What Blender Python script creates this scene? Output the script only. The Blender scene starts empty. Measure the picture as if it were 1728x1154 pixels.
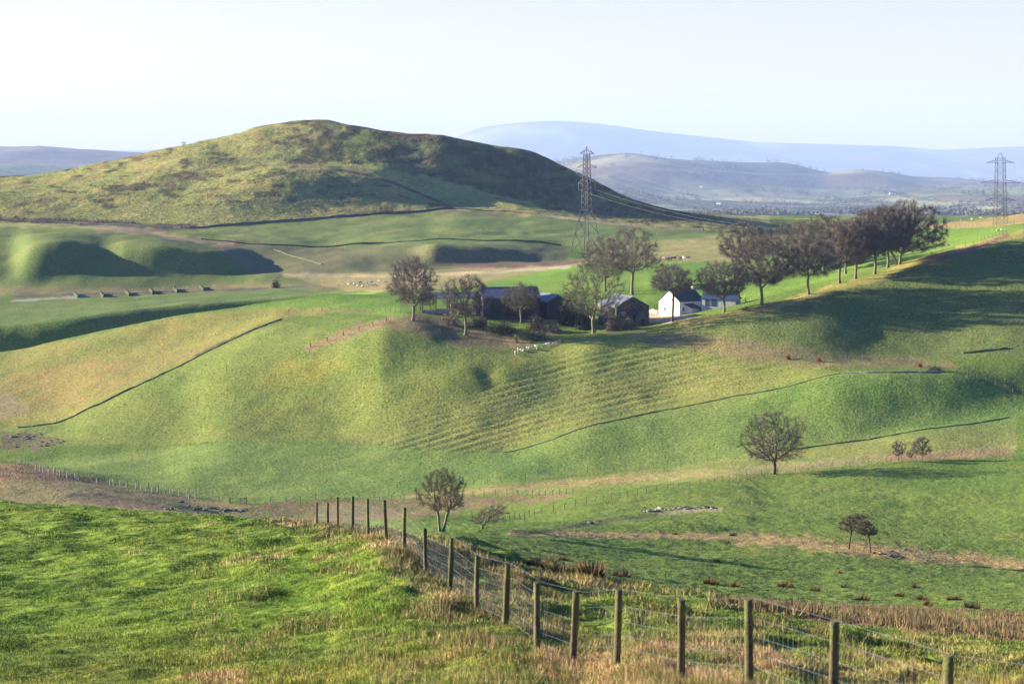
import bpy, math, random, time
import numpy as np
from mathutils import Vector, Matrix
T0 = time.time()
R = math.radians
rng = np.random.default_rng(7)
random.seed(7)

# ------------------------------------------------------------------ camera, sky, sun, exposure
W0, H0, F, HOR = 1728.0, 1154.0, 3500.0, 300.0      # photograph size, focal length and eye level in its pixels
SUN_EL, SUN_AZ = 13.5, 74.0                          # degrees; azimuth counted to the left of the view axis
sc = bpy.context.scene
cam_d = bpy.data.cameras.new("camera"); cam = bpy.data.objects.new("camera", cam_d)
sc.collection.objects.link(cam); sc.camera = cam
cam.location = (0, 0, 0); cam.rotation_euler = (R(90), 0, 0)
cam_d.sensor_width = 36; cam_d.lens = 36 * F / W0
cam_d.shift_y = -(H0 / 2 - HOR) / W0
cam_d.clip_start = 0.5; cam_d.clip_end = 90000
cam_d.dof.use_dof = True; cam_d.dof.focus_distance = 520; cam_d.dof.aperture_fstop = 3.6

world = bpy.data.worlds.new("World"); sc.world = world; world.use_nodes = True
nt = world.node_tree; nt.nodes.clear()
out = nt.nodes.new("ShaderNodeOutputWorld"); bg = nt.nodes.new("ShaderNodeBackground")
sky = nt.nodes.new("ShaderNodeTexSky"); sky.sky_type = 'NISHITA'; sky.sun_disc = False
sky.sun_elevation = R(SUN_EL); sky.sun_rotation = R(-SUN_AZ)
sky.altitude = 100; sky.air_density = 1.0; sky.dust_density = 0.7; sky.ozone_density = 2.5
bg.inputs[1].default_value = 0.042
tint = nt.nodes.new("ShaderNodeMix"); tint.data_type = 'RGBA'; tint.blend_type = 'MULTIPLY'; tint.inputs[0].default_value = 1
tc = nt.nodes.new("ShaderNodeTexCoord"); sx = nt.nodes.new("ShaderNodeSeparateXYZ"); nt.links.new(tc.outputs['Generated'], sx.inputs[0])
ramp = nt.nodes.new("ShaderNodeValToRGB"); nt.links.new(sx.outputs['Z'], ramp.inputs[0])          # slide film: lilac horizon, deep blue zenith
ramp.color_ramp.elements[0].color = (1.66, 1.0, 1.6, 1); ramp.color_ramp.elements[0].position = 0
ramp.color_ramp.elements[1].color = (.14, .60, 1.3, 1); ramp.color_ramp.elements[1].position = .16
e = ramp.color_ramp.elements.new(.085); e.color = (1.46, .97, 1.25, 1)
nt.links.new(ramp.outputs[0], tint.inputs[7])
nt.links.new(sky.outputs[0], tint.inputs[6]); nt.links.new(tint.outputs[2], bg.inputs[0]); nt.links.new(bg.outputs[0], out.inputs[0])

sd = bpy.data.lights.new("sun", 'SUN'); sun = bpy.data.objects.new("sun", sd); sc.collection.objects.link(sun)
sd.energy = 5.0; sd.angle = R(0.5); sd.color = (1.0, 0.85, 0.62)
S = Vector((-math.sin(R(SUN_AZ)) * math.cos(R(SUN_EL)), math.cos(R(SUN_AZ)) * math.cos(R(SUN_EL)), math.sin(R(SUN_EL))))
sun.rotation_euler = S.to_track_quat('Z', 'Y').to_euler()
sc.view_settings.view_transform = 'Standard'; sc.view_settings.look = 'None'
sc.view_settings.exposure = 2.38; sc.view_settings.gamma = 1
sc.render.engine = 'CYCLES'
sc.cycles.max_bounces = 4; sc.cycles.diffuse_bounces = 2; sc.cycles.glossy_bounces = 1
sc.cycles.transmission_bounces = 2; sc.cycles.volume_bounces = 0; sc.cycles.transparent_max_bounces = 8
sc.cycles.use_denoising = True

# ------------------------------------------------------------------ numpy noise
def _h(ix, iy, s):
    h = (ix.astype(np.int64) * 374761393 + iy.astype(np.int64) * 668265263 + s * 974634777) & 0xffffffff
    h = ((h ^ (h >> 13)) * 1274126177) & 0xffffffff
    h = ((h ^ (h >> 16)) * 2246822519) & 0xffffffff
    return ((h ^ (h >> 15)) & 0xffffff) / float(0xffffff) * 2 - 1
def vnoise(x, y, s=0):
    x = np.asarray(x, float); y = np.asarray(y, float)
    xi = np.floor(x); yi = np.floor(y); fx = x - xi; fy = y - yi
    fx = fx * fx * (3 - 2 * fx); fy = fy * fy * (3 - 2 * fy)
    a = _h(xi, yi, s); b = _h(xi + 1, yi, s); c = _h(xi, yi + 1, s); d = _h(xi + 1, yi + 1, s)
    return (a * (1 - fx) + b * fx) * (1 - fy) + (c * (1 - fx) + d * fx) * fy
def fbm(x, y, s=0, o=4):
    t = 0; a = 1; n = 0
    for k in range(o):
        t = t + a * vnoise(x * 2 ** k + 17.3 * k, y * 2 ** k - 9.1 * k, s + k); n += a; a *= .5
    return t / n * 1.6
def sstep(a, b, x):
    t = np.clip((x - a) / (b - a), 0, 1); return t * t * (3 - 2 * t)

# ------------------------------------------------------------------ relief: lines of the land as (column, row or height, distance)
# a positive second value is the row of the photograph where the land stands at that distance, a negative one its height
K = [
 [(-700, 3.0, -60), ],
 [(-700, -1.75, 1)],
 [(-700, -4.9, 12)],
 [(-700, -6.05, 22)],
 [(-700, -8.4, 34), (0, -8.3, 34), (500, -8.26, 34), (860, -7.8, 34), (968, -8.0, 34), (1150, -7.8, 34), (1400, -8.0, 34), (1700, -8.2, 34), (2500, -8.6, 34)],
 [(-700, -11.5, 60), (0, -11.4, 60), (500, -10.9, 60), (600, -10.6, 60), (652, -10.45, 60), (760, -10.95, 60), (860, -11.35, 60), (968, -11.7, 60), (1200, -12.2, 60), (1400, -12.7, 60), (1700, -13.2, 60), (2500, -14, 60)],
 [(-700, 830, 105), (0, 846, 105), (200, 860, 100), (430, 879, 92), (500, 885, 89), (537, 884, 86), (570, 889, 77), (600, 893, 71), (652, 909, 66), (700, -12.3, 70), (760, -14.0, 80), (860, -16.3, 90), (968, -17.1, 90), (1200, -18.6, 90), (1400, -19, 90), (1700, -19.5, 90), (2500, -20, 90)],
 [(-700, -27, 140), (500, -26, 140), (600, -25.5, 140), (700, -24.6, 140), (745, -24.5, 140), (860, -25.5, 140), (968, -26.3, 140), (1200, -27.6, 140), (1400, -28.5, 140), (1700, -28.8, 140), (2500, -29, 140)],
 [(-700, -47, 240), (430, -45, 240), (600, -41.8, 240), (700, -40.4, 240), (860, 886, 240), (1100, 905, 240), (1440, 925, 240), (1700, 950, 240), (2500, 960, 240)],
 [(-700, 820, 400), (0, 838, 390), (100, 845, 380), (300, 870, 350), (430, 884, 330), (600, 876, 330), (700, 870, 320), (860, 878, 320), (1000, 849, 360), (1100, 832, 385), (1250, 806, 420), (1305, 800, 430), (1500, 781, 440), (1700, 765, 450), (2500, 720, 450)],
 [(-700, 760, 480), (0, 778, 475), (100, 797, 462), (200, 815, 455), (300, 832, 447), (400, 847, 440), (500, 847, 440), (600, 843, 442), (715, 831, 448), (830, 814, 455), (955, 801, 462), (1134, 785, 470), (1215, 772, 474), (1366, 754, 480), (1500, 735, 488), (1715, 701, 500), (2500, 640, 520)],
 [(-700, 775, 530), (0, 773, 520), (250, 768, 520), (330, 757, 520), (400, 744, 523), (560, 746, 520), (700, 756, 505), (850, 763, 498), (930, 742, 505), (1000, 717, 513), (1100, 695, 523), (1220, 672, 527), (1330, 652, 528), (1420, 632, 529), (1500, 628, 530), (1600, 628, 530), (1715, 665, 520), (2500, 700, 520)],
 [(-700, 740, 590), (0, 722, 578), (90, 713, 580), (160, 683, 588), (230, 650, 598), (330, 604, 615), (390, 588, 612), (440, 578, 610), (500, 572, 606), (560, 565, 602), (620, 556, 598), (650, 549, 598), (690, 556, 592), (760, 582, 580), (830, 598, 572), (880, 600, 572), (940, 583, 585), (1020, 566, 594), (1100, 574, 584), (1200, 588, 570), (1300, 597, 560), (1400, 605, 553), (1500, 613, 552), (1600, 613, 550), (1700, 604, 552), (2500, 560, 590)],
 [(-700, 690, 650), (0, 655, 640), (200, 605, 650), (330, 568, 662), (440, 535, 672), (475, 526, 675), (560, 525, 660), (640, 530, 635), (697, 541, 606), (780, 565, 598), (870, 578, 592), (950, 566, 604), (1000, 560, 608), (1090, 550, 608), (1135, 543, 606), (1225, 527, 602), (1285, 515, 604), (1365, 497, 611), (1417, 479, 619), (1475, 463, 629), (1512, 449, 638), (1570, 432, 645), (1700, 396, 660), (2500, 320, 680)],
 [(-700, 620, 700), (0, 595, 700), (100, 575, 700), (200, 552, 700), (330, 529, 700), (440, 513, 703), (480, 508, 705), (570, 496, 712), (650, 500, 700), (700, 520, 650), (800, 530, 640), (900, 533, 640), (1000, 535, 645), (1090, 532, 640), (1150, 525, 650), (1250, 500, 650), (1400, 465, 665), (1500, 440, 680), (1570, 424, 690), (1700, 386, 740), (2500, 310, 780)],
 [(-700, -76, 755), (0, -75, 758), (100, -73, 760), (330, -70, 775), (480, -66, 785), (570, -50, 770), (650, 491, 740), (800, 500, 720), (900, 495, 720), (1000, 490, 720), (1067, 488, 720), (1150, 480, 720), (1250, 466, 720), (1400, 440, 740), (1500, 418, 760), (1570, 405, 790), (1700, 378, 830), (2500, 305, 850)],
 [(-700, 560, 792), (0, 550, 782), (100, 540, 784), (200, 525, 792), (330, 513, 800), (450, 504, 806), (540, 499, 808), (650, 486, 800), (800, 482, 800), (900, 467, 830), (1000, 448, 850), (1100, 445, 830), (1250, 434, 830), (1400, 415, 850), (1500, 402, 870), (1570, 388, 910), (1700, 369, 930), (2500, 300, 950)],
 [(-700, 525, 860), (0, 515, 860), (330, 502, 870), (560, 490, 870), (650, 483, 860), (800, 468, 870), (900, 456, 890), (1000, 441, 900), (1100, 437, 890), (1250, 425, 890), (1400, 404, 910), (1500, 392, 930), (1570, 379, 980), (1700, 364, 1000), (2500, 295, 1020)],
 [(-700, 500, 920), (0, 496, 920), (330, 490, 930), (480, 478, 930), (560, 470, 940), (720, 458, 940), (850, 455, 930), (1000, 438, 940), (1100, 430, 945), (1250, 415, 950), (1400, 397, 970), (1500, 388, 1000), (1570, -26, 1040), (1700, -23, 1060), (2500, 310, 1080)],
 [(-700, 485, 945), (0, 484, 945), (100, 475, 950), (200, 467, 955), (330, 465, 958), (430, 462, 962), (520, 457, 962), (640, 450, 970), (720, 447, 975), (850, 446, 978), (960, 440, 980), (1060, 430, 980), (1250, 411, 990), (1400, 392, 1010), (1500, -29, 1040), (1700, -28, 1100), (2500, -20, 1100)],
 [(-700, 430, 980), (-40, 440, 985), (20, 450, 975), (50, 420, 975), (100, 408, 977), (150, 412, 985), (180, 418, 990), (210, 420, 979), (270, 415, 975), (330, 421, 974), (390, 436, 975), (430, 452, 985), (520, 440, 1000), (640, 425, 1010), (700, 418, 1005), (730, 414, 988), (850, 417, 992), (930, 428, 998), (1000, 430, 1005), (1100, 421, 1020), (1250, 403, 1030), (1400, 388, 1060), (1500, -33, 1080), (1700, -32, 1140), (2500, -30, 1140)],
 [(-700, 378, 1110), (0, 382, 1100), (100, 385, 1090), (200, 390, 1080), (330, 406, 1050), (430, 414, 1050), (560, 413, 1060), (720, 405, 1060), (850, 406, 1055), (960, 414, 1050), (1100, 405, 1070), (1250, 399, 1070), (1400, -34, 1100), (2500, -36, 1180)],
 [(-700, 380, 1150), (0, 376, 1150), (160, 380, 1140), (330, 386, 1120), (430, 376, 1150), (560, 367, 1180), (660, 360, 1200), (760, 353, 1220), (860, 358, 1220), (930, 366, 1200), (1000, 375, 1180), (1100, 385, 1150), (1230, 393, 1130), (1300, 396, 1140), (1400, -37, 1160), (2500, -40, 1230)],
 [(-700, 345, 1300), (0, 330, 1280), (200, 320, 1290), (350, 302, 1300), (480, 281, 1320), (560, 286, 1320), (640, 302, 1300), (700, 325, 1285), (760, 345, 1275), (860, 348, 1285), (930, 357, 1285), (1000, 367, 1275), (1100, 380, 1240), (1230, 390, 1200), (1300, -36, 1200), (1400, -40, 1230), (2500, -42, 1300)],
 [(-700, 325, 1400), (0, 312, 1400), (200, 290, 1420), (350, 266, 1430), (480, 270, 1400), (560, 270, 1400), (640, 277, 1388), (700, 292, 1380), (760, 306, 1375), (860, 336, 1366), (930, 352, 1360), (1000, 364, 1350), (1100, 377, 1325), (1230, 388, 1290), (1300, -37.5, 1270), (1400, -43, 1290), (2500, -45, 1400)],
 [(-700, 312, 1500), (0, 298, 1500), (50, 295, 1500), (150, 280, 1500), (250, 258, 1510), (310, 245, 1515), (400, 226, 1530), (440, 213, 1540), (490, 206, 1550), (540, 203, 1550), (600, 212, 1530), (650, 219, 1515), (700, 226, 1505), (745, 228, 1500), (770, 234, 1500), (830, 247, 1500), (890, 254, 1500), (920, 265, 1500), (950, 280, 1495), (1000, 302, 1488), (1050, 330, 1478), (1100, 347, 1460), (1150, 360, 1440), (1240, 378, 1400), (1290, 387, 1380), (1340, -41, 1370), (1400, -48, 1370), (2500, -50, 1500)],
 [(-700, -35, 1900)],
 [(-700, -60, 2350), (2500, -56, 2350)],
 [(-700, 372, 2900), (2500, 370, 2900)],
 [(-700, 320, 3700), (300, 325, 3700), (900, 350, 3700), (1300, 353, 3700), (1700, 348, 3700), (2500, 345, 3700)],
 [(-700, 293, 4500), (0, 292, 4500), (300, 295, 4500), (900, 322, 4500), (1100, 325, 4500), (1300, 332, 4500), (1700, 328, 4500), (2500, 325, 4500)],
 [(-700, 270, 5300), (0, 274, 5300), (300, 280, 5300), (900, 296, 5300), (1050, 283, 5300), (1160, 292, 5300), (1300, 306, 5300), (1420, 318, 5300), (1500, 314, 5300), (1700, 316, 5300), (2500, 315, 5300)],
 [(-700, 250, 6000), (0, 252, 6000), (60, 252, 6000), (120, 258, 6000), (190, 262, 6000), (240, 267, 6000), (300, 274, 6000), (700, 285, 6000), (880, 280, 6000), (940, 272, 6000), (1000, 264, 6000), (1050, 259, 6000), (1080, 262, 6000), (1120, 268, 6000), (1150, 270, 6000), (1190, 270, 6000), (1260, 280, 6000), (1340, 287, 6000), (1400, 297, 6000), (1440, 290, 6000), (1500, 295, 6000), (1560, 306, 6000), (1620, 308, 6000), (1728, 311, 6000), (2500, 310, 6000)],
 [(-700, -80, 7500)],
 [(-700, -40, 10000)],
 [(-700, 250, 12500), (0, 262, 12500), (150, 257, 12500), (210, 255, 12500), (280, 251, 12500), (500, 238, 12500), (640, 250, 12500), (770, 233, 12500), (800, 219, 12500), (860, 210, 12500), (940, 205, 12500), (1000, 208, 12500), (1100, 220, 12500), (1200, 232, 12500), (1300, 241, 12500), (1400, 243, 12500), (1500, 247, 12500), (1600, 255, 12500), (1650, 253, 12500), (1728, 249, 12500), (2000, 240, 12500), (2500, 260, 12500)],
 [(-700, -120, 15500)],
]
PXS = np.arange(-700, 2501, 4.0)
YS = np.concatenate([np.linspace(-60, 8, 18), np.exp(np.linspace(math.log(9), math.log(50000), 1900))])
def pchip(x, y, q):
    x = np.asarray(x, float); y = np.asarray(y, float)
    if len(x) == 1: return np.full(len(q), y[0])
    h = np.diff(x); d = np.diff(y) / h; m = np.zeros(len(x))
    if len(x) > 2:
        w1 = 2 * h[1:] + h[:-1]; w2 = h[1:] + 2 * h[:-1]
        ok = d[:-1] * d[1:] > 0
        with np.errstate(divide='ignore', invalid='ignore'):
            v = (w1 + w2) / (w1 / d[:-1] + w2 / d[1:])
        m[1:-1] = np.where(ok, v, 0)
    m[0] = d[0]; m[-1] = d[-1]
    i = np.clip(np.searchsorted(x, q) - 1, 0, len(x) - 2); t = np.clip((q - x[i]) / h[i], 0, 1)
    return (y[i] * (1 + 2 * t) * (1 - t) ** 2 + m[i] * h[i] * t * (1 - t) ** 2 + y[i + 1] * t * t * (3 - 2 * t) + m[i + 1] * h[i] * t * t * (t - 1))
kz, ky = [], []
FARK = 3.4
for c in K:
    c = [(a, b, d if d <= 2350 else 2350 + (d - 2350) * FARK) for a, b, d in c]
    px = [a for a, b, d in c]; dd = [float(d) for a, b, d in c]
    r = [(HOR - b / d * F) if (b < 0 or d < 0 or b < 10) else b for a, b, d in c]
    Yk = pchip(px, dd, PXS); rk = pchip(px, r, PXS)
    ky.append(Yk); kz.append(-(rk - HOR) * Yk / F)
ky = np.array(ky); kz = np.array(kz)
for k in range(1, len(K)): ky[k] = np.maximum(ky[k], ky[k - 1] + (1.0 if k > 1 else .5))
TZ = np.empty((len(PXS), len(YS)))
for j in range(len(PXS)): TZ[j] = pchip(ky[:, j], kz[:, j], YS)
ker = np.exp(-.5 * (np.arange(-6, 7) / 2.2) ** 2); ker /= ker.sum()      # soften across
pad = np.pad(TZ, ((6, 6), (0, 0)), mode='edge'); TZ = sum(ker[i] * pad[i:i + len(PXS)] for i in range(13))
kw = np.exp(-.5 * (np.arange(-24, 25) / 9.0) ** 2); kw /= kw.sum(); pad = np.pad(TZ, ((24, 24), (0, 0)), mode='edge')
TW = sum(kw[i] * pad[i:i + len(PXS)] for i in range(49))                 # the farm slope rolls more gently
wt = (sstep(600, 700, PXS) * (1 - sstep(1260, 1380, PXS)))[:, None] * (sstep(496, 512, YS) * (1 - sstep(556, 576, YS)))[None] * .85
wt = np.maximum(wt, (sstep(1360, 1460, PXS) * (1 - sstep(1760, 1900, PXS)))[:, None] * (sstep(505, 530, YS) * (1 - sstep(610, 645, YS)))[None] * .9)
TZ = TZ * (1 - wt) + TW * wt

def base_z(x, Y):
    x = np.asarray(x, float); Y = np.asarray(Y, float)
    px = W0 / 2 + F * x / np.maximum(Y, 4)
    a = np.clip((px - PXS[0]) / 4, 0, len(PXS) - 1.001); i = a.astype(int); fa = a - i
    j = np.clip(np.searchsorted(YS, Y) - 1, 0, len(YS) - 2); fb = np.clip((Y - YS[j]) / (YS[j + 1] - YS[j]), 0, 1)
    return (TZ[i, j] * (1 - fa) + TZ[i + 1, j] * fa) * (1 - fb) + (TZ[i, j + 1] * (1 - fa) + TZ[i + 1, j + 1] * fa) * fb

_FEN = [(1600, 21), (1404, 24), (1265, 26.5), (1150, 29), (1042, 31.5), (968, 33.5), (908, 36), (854, 39), (805, 43), (760, 47), (719, 51), (683, 55), (652, 59.5), (622, 64), (595, 69), (570, 74.5), (553, 80), (537, 86)]
FENX = np.array([(p - W0 / 2) / F * d for p, d in _FEN][::-1]); FENY = np.array([d for p, d in _FEN][::-1])
def fence_side(x, Y):
    """metres right of the foreground fence line (negative = left)"""
    o = np.argsort(FENY); ys = FENY[o]; xs = FENX[o]
    xf = np.interp(Y, ys, xs); sl = (xs[0] - xs[3]) / (ys[0] - ys[3])
    xf = np.where(Y < ys[0], xs[0] + (Y - ys[0]) * sl, xf); sl2 = (xs[-1] - xs[-3]) / (ys[-1] - ys[-3])
    xf = np.where(Y > ys[-1], xs[-1] + (Y - ys[-1]) * sl2, xf)
    return (x - xf) * .75
# local mounds and hollows: column, distance, height, half widths across / along
MOUNDS = [(818, 554, -.7, 3.6, 5), (829, 549, -.45, 3, 7), (770, 550, .9, 14, 9), (690, 1330, -5, 13, 22),
          (1160, 262, .9, 6.5, 6), (250, 1330, 3, 40, 50), (420, 1250, 3, 40, 40),
          (560, 1270, 4, 35, 30), (330, 1400, 3, 30, 30), (1000, 255, .3, 9, 5)]
def height(x, Y):
    x = np.asarray(x, float); Y = np.asarray(Y, float)
    z = base_z(x, Y)
    for px, d, h, sx, sy in MOUNDS:
        xc = (px - W0 / 2) / F * d
        z = z + h * np.exp(-((x - xc) / sx) ** 2 - ((Y - d) / sy) ** 2)
    a = np.clip(Y / 60, .25, 1)
    z = z + (.15 - .05 * sstep(80, 150, Y)) * a * fbm(x / 1.7, Y / 2.2, 3, 3) * (Y < 420)
    strip = np.exp(-((fence_side(x, Y) - 3) / 6.0) ** 2) * (Y < 110)
    z = z + strip * (.10 * np.abs(fbm(x / .8, Y / 1.1, 23, 2)) + .12 * fbm(x / 2.2, Y / 2.6, 25, 2))
    z = z + .30 * fbm(x / 14, Y / 18, 5, 4) * sstep(40, 200, Y)
    hill = sstep(1130, 1250, Y) * (1 - sstep(1700, 2000, Y))
    z = z + hill * (.9 * fbm(x / 45, Y / 60, 9, 4) + .35 * fbm(x / 9, Y / 14, 11, 3)) 
    z = z + sstep(780, 1000, Y) * (1 - sstep(1100, 1200, Y)) * .8 * fbm(x / 30, Y / 25, 13, 3)
    far = sstep(3000, 11000, Y) * (1 - sstep(18000, 24000, Y))
    z = z + far * (40 * fbm(x / 1000, Y / 1300, 15, 5))
    z = z + sstep(27000, 34000, Y) * 34 * fbm(x / 2900, Y / 2900, 19, 4)
    px, py = project(x, Y, z)
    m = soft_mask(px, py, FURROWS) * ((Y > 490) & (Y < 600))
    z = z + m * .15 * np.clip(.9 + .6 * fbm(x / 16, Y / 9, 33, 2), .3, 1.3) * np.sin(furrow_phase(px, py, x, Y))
    return z
def project(x, Y, z):
    Yc = np.maximum(Y, 1.0)
    return W0 / 2 + F * x / Yc, HOR - F * z / Yc
def furrow_phase(px, py, x, Y):
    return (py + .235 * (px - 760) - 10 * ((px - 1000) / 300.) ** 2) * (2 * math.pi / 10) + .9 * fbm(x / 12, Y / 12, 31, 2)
FURROWS = [(600, 750), (720, 690), (860, 640), (960, 600), (1100, 588), (1290, 615), (1390, 632), (1330, 650), (1000, 715), (850, 760)]
def poly_mask(px, py, P):
    px = np.asarray(px); py = np.asarray(py)
    xs = [p[0] for p in P]; ys = [p[1] for p in P]
    sel = (px > min(xs)) & (px < max(xs)) & (py > min(ys)) & (py < max(ys))
    res = np.zeros(px.shape)
    if not sel.any(): return res
    a = px[sel]; b = py[sel]; ins = np.zeros(a.shape, bool)
    for i in range(len(P)):
        x1, y1 = P[i]; x2, y2 = P[i - 1]
        if y1 == y2: continue
        c = ((y1 > b) != (y2 > b)) & (a < (x2 - x1) * (b - y1) / (y2 - y1) + x1)
        ins ^= c
    res[sel] = ins
    return res
def soft_mask(px, py, P, r=16):
    return sum(poly_mask(px + r * math.cos(t) * q, py + r * .7 * math.sin(t) * q, P) for t, q in [(0, 0), (0, 1), (1.26, 1), (2.5, 1), (3.8, 1), (5, 1), (.6, .5), (2.7, .5), (4.8, .5)]) / 9
def line_dist(px, py, L):
    d = np.full(px.shape, 1e9)
    for (x1, y1), (x2, y2) in zip(L[:-1], L[1:]):
        vx, vy = x2 - x1, y2 - y1; t = np.clip(((px - x1) * vx + (py - y1) * vy) / (vx * vx + vy * vy), 0, 1)
        d = np.minimum(d, np.hypot(px - x1 - t * vx, py - y1 - t * vy))
    return d
_cache = {}
def at(px, py, y0=20.0, y1=15000.0):
    """first point of the land met by the line of sight through a pixel of the photograph"""
    Yq = np.exp(np.linspace(math.log(y0), math.log(y1), 3000)); x = (px - W0 / 2) / F * Yq
    g = height(x, Yq); ray = -(py - HOR) * Yq / F
    k = np.argmax(g >= ray)
    if g[k] < ray[k]: k = int(np.argmin(ray - g))
    return Vector((x[k], Yq[k], g[k]))
def onland(px, Y):
    x = (px - W0 / 2) / F * Y
    return Vector((x, Y, float(height(np.array([x]), np.array([float(Y)]))[0])))
def hz(x, Y): return float(height(np.array([x]), np.array([float(Y)]))[0])

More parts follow.
